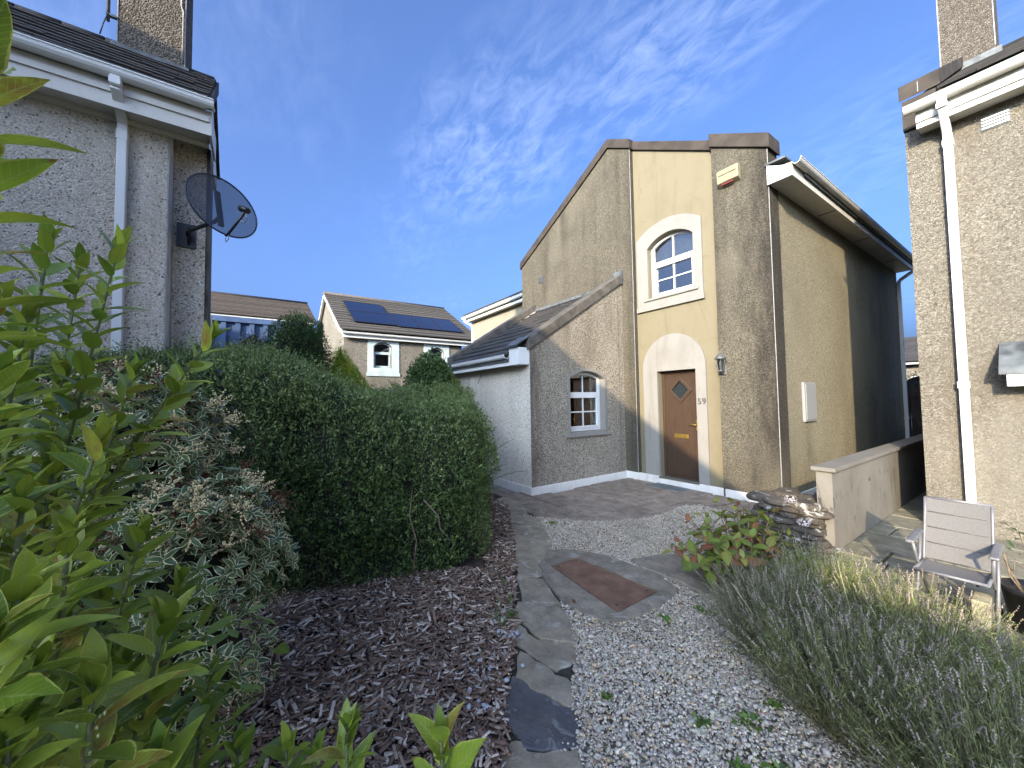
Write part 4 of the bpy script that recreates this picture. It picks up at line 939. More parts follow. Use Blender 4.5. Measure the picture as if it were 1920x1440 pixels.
L = np.clip(rng.lognormal(math.log(.019), .55, n), .006, .065); S = np.stack([L, np.clip(L*rng.uniform(.13,.36,n), .002, .011), rng.uniform(.0012,.004,n)], -1)
tone = rng.uniform(0, 1, n)[:, None]; C = np.where(tone < .55, np.array([[.170,.108,.074]])*(1+.8*tone), np.where(tone < .80, np.array([[.345,.25,.18]]), np.array([[.62,.52,.41]])))*rng.uniform(.75,1.25,(n,1))
V, F, c_ = stamp(cv, cf, rand_rot(n, .28), np.c_[P, rng.uniform(-.004,.036,n)], S, C)
tag(npobj('bark_mulch', V, F, m_col('bark_chip', .85, .002, 160, .2), None, colr=c_), 'dark brown bark chip mulch spread over the planting bed', 'mulch', kind='stuff')
# white pebbles strayed among the chips by the edging
pb = [rng.uniform(-.18,.18,(12,1)) for _ in range(4)]; pebs = []
WP_M = m_plain('pale_pebble', (.46,.48,.51), .6, .2, 30)
for q in pb: pebs.append(npmesh('pebble', ICO_V*(1+q)*np.array([1.25,.9,.6]), ICO_F, [WP_M], smooth=True))
cen = [(2.75,-5.05,.10,12),(2.95,-5.32,.14,16),(3.15,-5.50,.10,8),(2.55,-4.98,.10,5),(2.75,-5.5,.25,5),(2.3,-5.3,.3,3)]
for cx, cy, r, k in cen:
    for _ in range(k):
        o = place('pebble', random.choice(pebs), None, (cx+random.gauss(0, r*.6), cy+random.gauss(0, r*.6), .02)); s = random.uniform(.010,.019); o.scale = (s,)*3; o.rotation_euler = (random.uniform(-.3,.3), random.uniform(-.3,.3), random.uniform(0,6))
        tag(o, 'pale grey-white pebble strayed onto the bark chips by the edging stones', 'pebble', 'pebbles among the bark chips')
# ------------------------------------------------------------------ leaves
def leaf_t(nseg, wid, fold=.25, curl=.25, tip=1.3, wave=0.):
    """unit leaf along +x: returns verts, quads, distance-from-midrib attribute"""
    V = []; E = []
    for i in range(nseg+1):
        t = i/nseg; w = wid*.5*(math.sin(math.pi*min(1, t**.82))**.75)*(1-.25*t**tip) if 0 < t < 1 else (wid*.04 if t == 0 else wid*.01)
        z = -curl*t*t*.5 + .10*t; x = t*(1-.10*curl*t)
        wv = wave*math.sin(t*9)
        V += [(x, -w, z+w*fold+wv*w), (x, 0, z), (x, w, z+w*fold-wv*w)]; E += [1, 0, 1]
    F = []
    for i in range(nseg):
        a = i*3; F += [(a, a+3, a+4, a+1), (a+1, a+4, a+5, a+2)]
    return np.array(V), np.array(F), np.array(E, float)
def m_leaf(name, ca, cb, margin=None, mw=.80, rib=None, usecol=False, trans=.30, rough=.42, autumn=None, spec=.4, var=(.75,1.2), veins=False):
    t = NT(name); t.set(Roughness=rough, Specular_IOR_Level=spec)
    if usecol: c = t.attr('Col').outputs['Color']
    else:
        r = t.rand(); c = t.mix(t.rng(r, 0, 1), ca, cb)
        if autumn: c = t.mix(t.math('MULTIPLY', t.rng(r, .80, .84), t.rng(t.noise(30, 3), .35, .6)), c, autumn)
        hs = t.n.new('ShaderNodeHueSaturation'); t.l.new(c, hs.inputs['Color']); t.l.new(t.rng(t.math('FRACT', t.math('MULTIPLY', r, 7.31)), 0, 1, *var), hs.inputs['Value']); c = hs.outputs[0]
    e = t.attr('edge').outputs['Fac']
    if rib: c = t.mix(t.rng(e, .03, .12, .6, 0), c, rib)
    if veins:
        tcn = t.n.new('ShaderNodeTexCoord'); sx = t.n.new('ShaderNodeSeparateXYZ'); t.l.new(tcn.outputs['Object'], sx.inputs[0])
        ph = t.math('SINE', t.math('MULTIPLY', t.math('SUBTRACT', sx.outputs[0], t.math('MULTIPLY', t.math('ABSOLUTE', sx.outputs[1]), 1.3)), 62.)); vn = t.rng(ph, .72, 1., 0, .18)
        c = t.mix(vn, c, tuple(min(1, x*1.5) for x in cb)); t.bump(t.math('MULTIPLY', ph, .5), .15, .001)
        tipb = t.math('MULTIPLY', t.rng(t.math('ADD', sx.outputs[0], t.math('MULTIPLY', t.noise(40, 3), .2)), .95, 1.05), t.rng(t.math('FRACT', t.math('MULTIPLY', t.rand(), 13.7)), .6, .65)); c = t.mix(tipb, c, (.20,.11,.04))
        spot = t.math('MULTIPLY', t.rng(t.noise(70, 3, .5), .70, .73), t.rng(t.math('FRACT', t.math('MULTIPLY', t.rand(), 5.3)), .5, .55)); c = t.mix(spot, c, (.16,.10,.03))
    if margin: c = t.mix(t.rng(t.math('ADD', e, t.math('MULTIPLY', t.math('SUBTRACT', t.noise(90, 2), .5), .35)), mw, mw+.06), c, margin)
    c = t.mix(t.rng(t.noise(55, 4), .35, .75, 0, .22), c, tuple(x*.55 for x in ca)) if not usecol else c
    t.color(c)
    tr = t.n.new('ShaderNodeBsdfTranslucent'); t.l.new(c, tr.inputs[0]); mm = t.n.new('ShaderNodeMixShader'); mm.inputs[0].default_value = trans
    t.l.new(t.b.outputs[0], mm.inputs[1]); t.l.new(tr.outputs[0], mm.inputs[2]); t.l.new(mm.outputs[0], t.out.inputs[0]); return t.m
def frames(D, Nn):
    """rotation matrices with x=D, z close to Nn"""
    D = D/np.linalg.norm(D, axis=1, keepdims=True); Z = Nn - (Nn*D).sum(1, keepdims=True)*D
    Z /= np.maximum(np.linalg.norm(Z, axis=1, keepdims=True), 1e-6); Y = np.cross(Z, D); return np.stack([D, Y, Z], -1)
def leaf_mass(name, P, D, Nn, size, C, tmpl, mat, parent):
    R = frames(D, Nn); S = np.repeat(size[:, None], 3, 1); V, F, c = stamp(tmpl[0], tmpl[1], R, P, S, C)
    o = npobj(name, V, F, mat, parent, colr=c, smooth=True, attr=np.tile(tmpl[2], len(P))); return tag(o, kind='stuff')
def leaf_parts(name, P, D, Nn, size, meshes, parent, flat=1.):
    R = frames(D, Nn)
    for i in range(len(P)):
        o = place(name, meshes[i % len(meshes)], parent, Vector([float(t) for t in P[i]])); o.rotation_mode = 'QUATERNION'
        o.rotation_quaternion = Matrix([[float(t) for t in r] for r in R[i]]).to_quaternion(); s = float(size[i]); o.scale = (s, s*random.uniform(.85,1.1)*flat, s)
def sdf_shell(f, lo, hi, n, inner, outer, back=.35, bias=None):
    P = rng.uniform(lo, hi, (n, 3)); d = f(P); k = (d > -inner) & (d < outer); P = P[k]; d = d[k]
    e = .03; G = np.stack([f(P+np.eye(3)[i]*e)-f(P-np.eye(3)[i]*e) for i in range(3)], -1); G /= np.maximum(np.linalg.norm(G, axis=1, keepdims=True), 1e-6)
    cv_ = np.array([5.0,-6.5,1.7])-P; cv_ /= np.linalg.norm(cv_, axis=1, keepdims=True); k = ((G*cv_).sum(1) > -.15) | (rng.uniform(0, 1, len(P)) < back)
    return P[k], G[k], d[k]
def vnoise(P, s, seed=0):
    """cheap smooth noise from summed sines"""
    r = np.random.default_rng(seed); o = np.zeros(len(P))
    for i in range(7):
        k = r.normal(0, 1, 3)*s*(1+.5*i); o += np.sin(P@k + r.uniform(0, 6))/(1+.45*i)
    return o/3.2
small = leaf_t(2, .52, .35, .3)
small_w = leaf_t(2, .75, .3, .3)

# ------------------------------------------------------------------ hedge
hp_ = [(2.04,-4.82),(1.05,-6.42),(.72,-8.0),(-.35,-8.0),(-1.1,-6.7),(-1.15,-3.62)]
def poly_d(P, poly):
    d = np.full(len(P), -9.0); n = len(poly); area = sum(poly[i][0]*poly[(i+1) % n][1]-poly[(i+1) % n][0]*poly[i][1] for i in range(n)); sg = 1 if area > 0 else -1
    acc = 0; k = 7.0
    for i in range(n):
        a, b = np.array(poly[i]), np.array(poly[(i+1) % n]); t = (b-a)/np.linalg.norm(b-a); nn = np.array([t[1], -t[0]])*sg
        acc = acc + np.exp(k*((P[:, :2]-a)@nn))
    return np.log(acc)/k
def ztop(x, y):
    tb = np.clip((x-1.9)*-.85+(y+4.8)*.52, 0, 2.6); sl_ = np.clip((-5.2-y)/1.2, 0, 1); return 1.46+.16*tb+.66*sl_
def hedge_f(P):
    a = poly_d(P, hp_) - .17 + .22*np.clip((P[:, 2]-.4)*-.5, -.3, .1) ; b = P[:, 2]-ztop(P[:, 0], P[:, 1]); k = 6.0
    d = np.log(np.exp(k*np.clip(a, -3, 3))+np.exp(k*np.clip(b, -3, 3)))/k
    return d + .06*vnoise(P, 1.9, 31) + .085*vnoise(P, 3.6, 3) + .05*vnoise(P, 10, 5) + .02*vnoise(P, 24, 12)
HG = thing('hedge', 'large dark green clipped hedge with small leaves and bare twig ends', 'hedge', (.3,-5.5,0))
parts_ = [sdf_shell(hedge_f, (-1.4,-8.3,.02), (2.4,-3.2,2.6), 1000000, .10, .02, .12) for _ in range(6)]
P, G, d = (np.concatenate([q[i] for q in parts_]) for i in range(3))
n = len(P); keep = rng.uniform(0, 1, n) < np.clip(1.0+d*4, .3, 1)*np.clip(.55+.6*vnoise(P, 9, 8), .25, 1); P, G, d = P[keep], G[keep], d[keep]; n = len(P)
D = G*.55 + np.array([0,0,.75]) + rng.normal(0, .55, (n, 3)); Nn = G + rng.normal(0, .5, (n, 3)) + np.array([0,0,.3])
mixv = np.clip(.5+.55*vnoise(P, 2.6, 9)+rng.normal(0, .28, n), 0, 1)[:, None]; lit_tip = np.clip((d+.03)/.04, 0, 1)[:, None]*np.clip((P[:, 2:]-.9)/.8, 0, 1)  # outermost upper leaves get a lighter colour, as lit tips
C = (np.array([[.040,.072,.022]])*(1-mixv)+np.array([[.095,.145,.038]])*mixv); C = C*(1-.55*lit_tip)+np.array([[.17,.20,.07]])*.55*lit_tip
olive = np.clip((P[:, 0:1]-1.0)*.9, 0, 1)*np.clip((P[:, 2:]-.8), 0, 1); C = C*(1-.4*olive)+np.array([[.20,.215,.08]])*.4*olive
C *= rng.uniform(.7, 2.1, (n, 1)); bw = np.clip((vnoise(P, 2.7, 21)-.30)*2.0, 0, 1)[:, None]*np.clip(1.5-P[:, 2:], 0, 1)*(rng.uniform(0,1,(n,1)) < .5); C = C*(1-.7*bw)+np.array([[.20,.155,.09]])*.7*bw
LEAF_S = m_leaf('small_leaf', (.03,.06,.02), (.05,.09,.03), usecol=True, trans=.25, rough=.38)
leaf_mass('foliage', P, D, Nn, rng.uniform(.021,.042,n), C, small, LEAF_S, HG)

i_ = rng.integers(0, len(P), 5200); i_ = i_[d[i_] > -.045]; kk = 8; ns_ = len(i_)
sd_ = G[i_]*.55+np.array([0,0,.75])+rng.normal(0,.4,(ns_,3)); sd_ /= np.linalg.norm(sd_, axis=1, keepdims=True); sl_ = rng.uniform(.05,.16,ns_)*rng.uniform(.5,1.3,ns_)*np.clip(P[i_][:, 2]*.8, .5, 1.3)
SPp = (P[i_][:, None]+sd_[:, None]*(np.linspace(.05,1,kk)[None, :, None]*sl_[:, None, None])).reshape(-1, 3); sdr = np.repeat(sd_, kk, 0)
lt_ = np.repeat(rng.uniform(0,1,(ns_,1)), kk, 0); SC = np.array([[.10,.16,.04]])*(1-lt_)+np.array([[.26,.32,.09]])*lt_
leaf_mass('shoots', SPp, sdr*.6+rng.normal(0,.6,SPp.shape), np.repeat(G[i_], kk, 0)+np.array([0,0,.5])+rng.normal(0,.4,SPp.shape), rng.uniform(.018,.034,len(SPp)), SC*rng.uniform(.7,1.3,(len(SPp),1)), small, LEAF_S, HG)
TWIG = m_plain('twig_bark', (.20,.145,.095), .85, .25, 30)
TWIG_D = m_plain('branch_and_shade_core', (.030,.030,.017), .95, .3, 12)  # twigs, and plant cores where its darkness stands for inner shade
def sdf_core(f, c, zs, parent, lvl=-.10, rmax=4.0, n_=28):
    """dark hull standing in for the shaded inner branches: the surface f = lvl found along horizontal rays from the axis c"""
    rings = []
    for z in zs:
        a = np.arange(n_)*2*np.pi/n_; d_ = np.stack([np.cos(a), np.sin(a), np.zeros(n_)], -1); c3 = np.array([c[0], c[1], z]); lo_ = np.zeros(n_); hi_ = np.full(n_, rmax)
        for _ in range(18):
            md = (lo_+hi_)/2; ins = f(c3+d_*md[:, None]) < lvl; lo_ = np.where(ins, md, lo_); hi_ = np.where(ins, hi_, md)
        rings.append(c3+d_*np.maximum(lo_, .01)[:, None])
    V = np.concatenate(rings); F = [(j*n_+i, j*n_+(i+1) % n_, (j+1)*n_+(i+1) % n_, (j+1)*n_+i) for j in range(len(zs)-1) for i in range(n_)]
    return npobj('shade_core', V, F, TWIG_D, parent)
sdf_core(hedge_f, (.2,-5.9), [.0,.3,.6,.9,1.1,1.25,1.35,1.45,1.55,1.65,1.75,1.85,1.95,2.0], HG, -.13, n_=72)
for k in range(34):                                    # bare and dead twigs poking through
    i = random.randrange(len(P)); p = Vector([float(t) for t in P[i]]); g = Vector([float(t) for t in G[i]])
    dd = (g*random.uniform(.1,.8)+Vector((random.gauss(0,.6), random.gauss(0,.6), random.uniform(.1,1)))).normalized(); L_ = random.uniform(.12,.34)
    MB().tube([p-g*.05, p+dd*L_*.5+Vector((random.gauss(0,.015),)*3), p+dd*L_+Vector((0,0,-.02))], [.004,.003,.0015], 5).build('twig', TWIG, HG)
for a, b in (((1.62,-5.30,.15),(1.55,-5.28,.85)), ((1.50,-5.15,.75),(1.72,-4.98,.40))):
    a, b = Vector(a), Vector(b); g = Vector((.78,-.5,0))*.14; MB().tube([a+g, a*.6+b*.4+g+Vector((.02,.03,0)), a*.3+b*.7+g-Vector((.01,.02,0)), b+g], [.008,.007,.006,.003], 6).build('branch', TWIG, HG)
# arching sprigs on the house side
for p0, dr_, L_ in (((1.45,-4.42,1.05),(-.05,.42,.30),.45), ((1.50,-4.42,.80),(.0,.50,.16),.50), ((1.45,-4.45,.86),(-.02,.35,.22),.34), ((1.0,-4.1,.12),(.2,.5,.16),.35), ((.3,-3.9,1.9),(.1,.1,.5),.22), ((-.2,-4.4,2.0),(.0,.1,.6),.2), ((.7,-4.8,1.72),(.1,-.1,.6),.2)):
    p0 = Vector(p0); dv = Vector(dr_).normalized(); pts = [p0+dv*L_*t+Vector((0,0,-.10*t*t)) for t in (0,.33,.66,1)]
    s_ = MB().tube(pts, [.004,.003,.0025,.001], 5).build('sprig', TWIG_D, HG)
    k = 22; T = np.linspace(.15, 1, k); PP = np.array([p0+dv*L_*t+Vector((0,0,-.10*t*t)) for t in T]); sd = np.where(np.arange(k) % 2 == 0, 1, -1)[:, None]
    DD = np.array(dv)[None]*.6+sd*np.array([[.5,.3,.3]])+rng.normal(0,.15,(k,3)); leaf_mass('sprig_leaves', PP, DD, np.tile([[0,0,1.]],(k,1)), np.full(k,.022), np.tile([[.045,.06,.03]],(k,1)), small, LEAF_S, HG)

def blob_plant(name, label, cat, c, rad, n, leaf, size, ca, cb, f=None, shape='ell', spiky=.5, tmpl=small, upb=.6):
    T = thing(name, label, cat, (c[0], c[1], 0)); c = np.array(c); rad = np.array(rad)
    if f is None: f = lambda P: (np.linalg.norm((P-c)/rad, axis=1)-1)*rad.min() + .10*rad.min()*vnoise(P, 5/rad.min(), 4) + .05*vnoise(P, 12, 6)
    lo, hi = c-rad*1.25, c+rad*1.25; lo[2] = max(lo[2], .02)
    P, G, d = sdf_shell(f, lo, hi, n, .16, .02, .4)
    n_ = len(P); D = G*.6+np.array([0,0,upb])+rng.normal(0, spiky, (n_, 3)); Nn = G+rng.normal(0, .5, (n_, 3))
    mv = np.clip(.5+.5*vnoise(P, 4, 2)+rng.normal(0, .25, n_), 0, 1)[:, None]; C = (np.array([ca])*(1-mv)+np.array([cb])*mv)*rng.uniform(.75, 1.25, (n_, 1))
    leaf_mass('foliage', P, D, Nn, rng.uniform(size*.7, size*1.3, n_), C, tmpl, leaf, T)
    sdf_core(f, c[:2], np.linspace(max(.02, c[2]-rad[2]*.95), c[2]+rad[2]*.9, 12), T, -.12, rad[0]*1.3)
    for k in range(5):
        a = 2*math.pi*k/5+.4; MB().tube([(c[0]+.05*math.cos(a), c[1]+.05*math.sin(a), -.02), (c[0]+.15*rad[0]*math.cos(a), c[1]+.15*rad[0]*math.sin(a), c[2]*.5), (c[0]+.5*rad[0]*math.cos(a), c[1]+.5*rad[0]*math.sin(a), c[2])], [.03,.022,.01], 6).build('stem', TWIG_D, T)
    return T
blob_plant('shrub', 'tall rounded dark evergreen shrub in front of the blue shed', 'shrub', (-4.10,-5.78,2.55), (.62,.62,1.0), 90000, LEAF_S, .045, (.045,.095,.020), (.10,.175,.032))
def cone_f(P):
    r = np.hypot(P[:, 0]+4.22, P[:, 1]+4.93); return (r - np.clip((2.98-P[:, 2])*.62, 0, .62)*np.clip(1.0, 0, 1)) + .03*vnoise(P, 14, 6)
blob_plant('conifer', 'golden yellow-green cone-shaped conifer beside the solar panel house', 'conifer', (-4.22,-4.93,1.9), (.72,.72,1.1), 330000, LEAF_S, .05, (.26,.34,.02), (.46,.52,.04), f=cone_f, shape='cone', spiky=.35, upb=1.1, tmpl=leaf_t(2,.3,.3,.2))
blob_plant('shrub', 'glossy ivy-like shrub with yellow new growth at the porch corner', 'shrub', (-2.15,-3.62,1.75), (.44,.50,.82), 60000, LEAF_S, .055, (.050,.10,.030), (.13,.19,.055), tmpl=small_w)
blob_plant('shrub', 'small yellow-green bush against the porch downpipe', 'shrub', (-2.02,-3.25,1.55), (.28,.28,.55), 30000, LEAF_S, .05, (.17,.21,.035), (.30,.32,.07), tmpl=small_w)
blob_plant('shrub', 'leafless brownish twiggy shrub in front of the blue ribs', 'shrub', (-4.9,-6.55,2.5), (.5,.5,.75), 9000, LEAF_S, .035, (.06,.055,.04), (.09,.075,.06))
T_ = bpy.data.objects['shrub.003'] if 'shrub.003' in bpy.data.objects else None
for k in range(26):
    a = random.uniform(0, 6.28); r_ = random.uniform(.1,.55); b = Vector((-4.9,-6.55,1.7))
    MB().tube([b, b+Vector((math.cos(a)*r_*.4, math.sin(a)*r_*.4, .8)), b+Vector((math.cos(a)*r_, math.sin(a)*r_, random.uniform(1.1,1.6)))], [.010,.006,.002], 5).build('twig', m_plain('purple_twig', (.10,.075,.07), .9) if k == 0 else bpy.data.materials['purple_twig'], T_)
blob_plant('tree', 'treetop just showing above the long red-brown roof', 'tree', (-27.0,-9.6,7.4), (1.5,1.3,1.5), 12000, LEAF_S, .16, (.03,.055,.02), (.06,.09,.03))
blob_plant('shrub', 'dark bush seen above the fence in the side passage', 'shrub', (2.75,9.4,1.55), (.9,.5,.75), 14000, LEAF_S, .05, (.025,.045,.018), (.045,.075,.025))

# ------------------------------------------------------------------ large-leaved shrub close to the camera
LAUREL = m_leaf('laurel_leaf', (.19,.29,.03), (.45,.50,.06), margin=(.50,.52,.10), mw=.86, rib=(.36,.42,.12), autumn=(.33,.20,.05), trans=.35, rough=.4, var=(.62,1.2), veins=True)
LA_C = m_leaf('laurel_leaf_mass', (.06,.13,.02), (.14,.21,.03), usecol=True, rib=(.22,.28,.07), margin=(.22,.27,.05), mw=.88, trans=.32, rough=.36)
lt = [leaf_t(7, .42, .28, .35), leaf_t(7, .46, .22, .62), leaf_t(7, .39, .38, .12), leaf_t(7, .45, .28, .25, wave=.3), leaf_t(7, .40, .33, .85)]
lmesh = [npmesh('leaf', a, b, [LAUREL], smooth=True, attr=c) for a, b, c in lt]
STEMS = [(3.59,-6.96,2.08,3.55,-7.05,1.37,0.085),(3.62,-6.83,2.08,3.53,-6.99,1.21,0.085),(3.68,-6.63,1.85,3.57,-6.92,1.28,0.085),(3.38,-6.96,2.09,3.3,-7.06,1.3,0.08),
(3.71,-6.95,1.87,3.68,-7.03,1.29,0.085),(3.69,-6.78,1.75,3.62,-6.93,1.11,0.085),(3.9,-6.92,1.73,3.82,-7.0,1.24,0.085),(3.85,-6.8,1.59,3.83,-6.89,1.1,0.09),(4.07,-6.83,1.52,4.0,-6.9,1.13,0.09),
(3.96,-6.81,1.43,3.89,-6.88,1.0,0.09),(3.98,-6.67,1.23,3.9,-6.76,0.78,0.1),(4.19,-6.72,1.26,4.17,-6.73,0.94,0.1),(4.22,-6.78,1.42,4.16,-6.85,1.15,0.1),(3.82,-6.62,0.93,3.76,-6.67,0.47,0.075),
(3.99,-6.55,0.94,3.97,-6.56,0.6,0.075),(3.99,-6.46,0.89,3.96,-6.47,0.53,0.075),(4.12,-6.36,0.98,4.1,-6.37,0.6,0.075),(4.41,-6.27,1.11,4.4,-6.26,0.79,0.085),(4.07,-6.81,1.25,4.03,-6.86,0.96,0.09),
(4.21,-6.79,1.23,4.17,-6.82,1.0,0.09),(4.15,-6.65,1.08,4.12,-6.66,0.8,0.085),(3.58,-6.62,0.89,3.49,-6.7,0.36,0.075),(4.19,-6.85,2.15,4.19,-6.84,1.71,0.1),(3.37,-6.99,1.76,3.27,-7.08,1.14,0.085),
(3.56,-6.85,1.17,3.47,-6.93,0.62,0.085),(3.65,-6.92,1.53,3.55,-7.02,0.98,0.085),(3.78,-6.97,1.89,3.75,-7.03,1.42,0.085),(3.68,-6.76,1.34,3.58,-6.88,0.81,0.085),(3.6,-6.69,1.18,3.49,-6.82,0.57,0.08),
(4.11,-6.87,1.56,4.05,-6.92,1.17,0.09),(3.95,-6.79,1.03,3.92,-6.81,0.69,0.085),(3.8,-6.76,1.09,3.72,-6.83,0.66,0.085),(3.96,-6.4,0.82,3.95,-6.4,0.4,0.07),(4.27,-6.79,1.39,4.14,-6.87,1.08,0.09),(3.51,-7.03,1.62,3.42,-7.12,0.95,0.085)]
LS = thing('shrub', 'leafy bright green shrub with long pointed leaves and upright stems', 'shrub', (3.85,-6.85,0))
STEM_G = m_plain('green_stem', (.13,.15,.05), .6, .25, 30); BUD = m_plain('cream_bud', (.50,.52,.24), .6, .15, 40)
lp, ld, ln_, lsz = [], [], [], []
for si, (tx, ty, tz, bx, by, bz, sz_) in enumerate(STEMS):
    tip = Vector((tx, ty, tz)); mid = Vector((bx, by, bz)); root = Vector((bx*.6+3.85*.4, by*.6-6.88*.4, 0))
    axis = (tip-mid); L_ = axis.length
    pts = [root, root*.4+mid*.6+Vector((0,0,.02)), mid, mid+axis*.5+Vector((random.gauss(0,.008), random.gauss(0,.008), .0)), tip]
    MB().tube(pts, [.012,.010,.0075,.0055,.003], 6).build('stem', STEM_G, LS)
    a = random.uniform(0, 6.28); s = 0.0; ax = axis.normalized(); e1 = ax.orthogonal().normalized(); e2 = ax.cross(e1)
    while s < L_*.98:
        f = s/L_; p = tip - axis*f; a += 2.4+random.gauss(0, .25); rad = e1*math.cos(a)+e2*math.sin(a)
        opening = .32+.72*min(1, s/.10)+random.gauss(0, .12)
        dv = ax*math.cos(opening)+rad*math.sin(opening); dv.z += .05
        nv = ax*math.sin(opening)-rad*math.cos(opening)+Vector((random.gauss(0,.2), random.gauss(0,.2), .25))
        lp.append(p); ld.append(dv); ln_.append(nv); lsz.append(sz_*random.uniform(.85,1.3)*(.65+.35*min(1, s/.05)))
        s += (.008 if s < .03 else .0145)*random.uniform(.8,1.25)
    if si < 12:
        m = MB()
        for k in range(16):
            q = tip-axis*random.uniform(.05,.8)+Vector((random.gauss(0,.012), random.gauss(0,.012), random.gauss(0,.012))); m.lathe(q, [(0,-.003),(.0018,-.001),(.0018,.002),(0,.004)], 5)
        tag(m.build('flower_buds', BUD, LS), kind='stuff')
lp, ld, ln_, lsz = np.array(lp), np.array(ld), np.array(ln_), np.array(lsz)
dist = np.linalg.norm(lp-np.array(CAM), axis=1); show = lsz/dist; order = np.argsort(-show); vis_ = order[:300]; rest = order[300:]
leaf_parts('leaf', lp[vis_], ld[vis_], ln_[vis_], lsz[vis_], lmesh, LS)
n = len(rest); mv = rng.uniform(0, 1, (n, 1)); C = (np.array([[.15,.24,.028]])*(1-mv)+np.array([[.40,.46,.055]])*mv)*rng.uniform(.7,1.15,(n,1))
leaf_mass('foliage', lp[rest], ld[rest], ln_[rest], lsz[rest], C, lt[0], LA_C, LS)
# low dark under-growth of the same shrub
n = 1500; P = np.c_[rng.normal(3.72,.24,n), rng.normal(-6.92,.16,n), rng.uniform(.1,1.15,n)]; P = P[np.linalg.norm(P-np.array(CAM), axis=1) > .85]; n = len(P)
D = rng.normal(0, 1, (n, 3)); D[:, 2] = np.abs(D[:, 2])*.5; mv = rng.uniform(0, 1, (n, 1))
leaf_mass('under_foliage', P, D, np.tile([[0,0,1.]], (n, 1))+rng.normal(0,.3,(n,3)), rng.uniform(.05,.085,n), (np.array([[.09,.15,.022]])*(1-mv)+np.array([[.25,.32,.045]])*mv), lt[0], LA_C, LS)

# ------------------------------------------------------------------ variegated shrub with cream flower sprays
PS = thing('shrub', 'variegated shrub with cream-edged leaves and beige flower sprays', 'shrub', (2.30,-6.90,0))
PIER = m_leaf('variegated_leaf', (.065,.115,.042), (.11,.165,.055), margin=(.74,.68,.38), mw=.70, trans=.22, rough=.4)
PIER_M = m_leaf('variegated_leaf_mass', (.035,.07,.03), (.06,.1,.04), usecol=True, margin=(.74,.68,.38), mw=.70, trans=.22, rough=.4)
pt_ = [leaf_t(4, .40, .2, .7), leaf_t(4, .44, .2, 1.0), leaf_t(4, .38, .25, .45)]; pmesh = [npmesh('leaf', a, b, [PIER], smooth=True, attr=c) for a, b, c in pt_]
def pier_f(P):
    a = np.linalg.norm((P-np.array([2.36,-6.82,.86]))/np.array([.42,.46,.46]), axis=1)-1; b = np.linalg.norm((P-np.array([2.12,-7.12,1.35]))/np.array([.42,.45,.52]), axis=1)-1
    c = np.linalg.norm((P-np.array([2.62,-6.72,.42]))/np.array([.30,.28,.30]), axis=1)-1
    return np.minimum(np.minimum(a, b), c)*.42 + .05*vnoise(P, 7, 4)
P, G, d = sdf_shell(pier_f, (1.6,-7.7,.1), (3.0,-6.2,2.0), 30000, .13, .02, .15); k = rng.permutation(len(P))[:850]; P, G = P[k], G[k]
LP, LD, LN, LZ = [], [], [], []
for p, g in zip(P, G):
    ax = g*.7+np.array([0,0,.45])+rng.normal(0,.25,3); ax /= np.linalg.norm(ax); e1 = np.cross(ax, [0.3,.2,1]); e1 /= np.linalg.norm(e1); e2 = np.cross(ax, e1); a0 = rng.uniform(0, 6)
    for j in range(7):
        a = a0+j*2*math.pi/7+rng.normal(0,.15); op = rng.uniform(.8,1.35); r_ = e1*math.cos(a)+e2*math.sin(a)
        LP.append(p); LD.append(ax*math.cos(op)+r_*math.sin(op)); LN.append(ax*math.sin(op)-r_*math.cos(op)); LZ.append(rng.uniform(.05,.085))
LP, LD, LN, LZ = map(np.array, (LP, LD, LN, LZ)); order = np.argsort(np.linalg.norm(LP-np.array(CAM), axis=1)); v_, r_ = order[:300], order[300:]
leaf_parts('leaf', LP[v_], LD[v_], LN[v_], LZ[v_], pmesh, PS); n = len(r_)
leaf_mass('foliage', LP[r_], LD[r_], LN[r_], LZ[r_], np.array([[.075,.125,.045]])*rng.uniform(.6,1.5,(n,1)), pt_[0], PIER_M, PS)
SPRAY = m_col('spray_bead', .8, 0, 60, .2, .15); nsp = 0
for p, g in zip(P, G):
    if (p[2] < .95 and not (p[2] < .70 and rng.uniform() < .25) and rng.uniform() < .7) or nsp > 190 or g[2] < -.2: continue
    nsp += 1; br = rng.uniform() < .22; dv = g*.5+np.array([0,0,.6])+rng.normal(0,.3,3); dv /= np.linalg.norm(dv); PP = []
    for b_ in range(7):
        bd = dv+rng.normal(0,.55,3); bd /= np.linalg.norm(bd); L_ = rng.uniform(.07,.13)
        for t in np.linspace(.15, 1, 11): PP.append(p+bd*L_*t+rng.normal(0,.0035,3)+np.array([0,0,-.02*t*t]))
    PP = np.array(PP); n = len(PP); S = np.repeat(rng.uniform(.0032,.0052,n)[:, None], 3, 1)*np.array([[1,1,1.3]])
    C = (np.array([[.17,.075,.04]]) if br else np.array([[.74,.60,.33]]))*rng.uniform(.6,1.2,(n,1))
    V, F, c_ = stamp(ICO_V, ICO_F, rand_rot(n, .5), PP, S, C); npobj('flower_spray', V, F, SPRAY, PS, colr=c_)
sdf_core(pier_f, (2.30,-6.88), np.linspace(.35,1.6,12), PS, -.15, .8)
for k in range(9):
    a = 2*math.pi*k/9; MB().tube([(2.3,-6.9,0), (2.3+.15*math.cos(a), -6.9+.15*math.sin(a), .5), (2.25+.33*math.cos(a), -6.95+.33*math.sin(a), 1.0)], [.018,.012,.006], 6).build('branch', TWIG, PS)
YL = m_leaf('yellow_leaf', (.45,.28,.03), (.50,.34,.05), trans=.3)
ym = npmesh('leaf', *lt[0][:2], [YL], smooth=True, attr=lt[0][2])
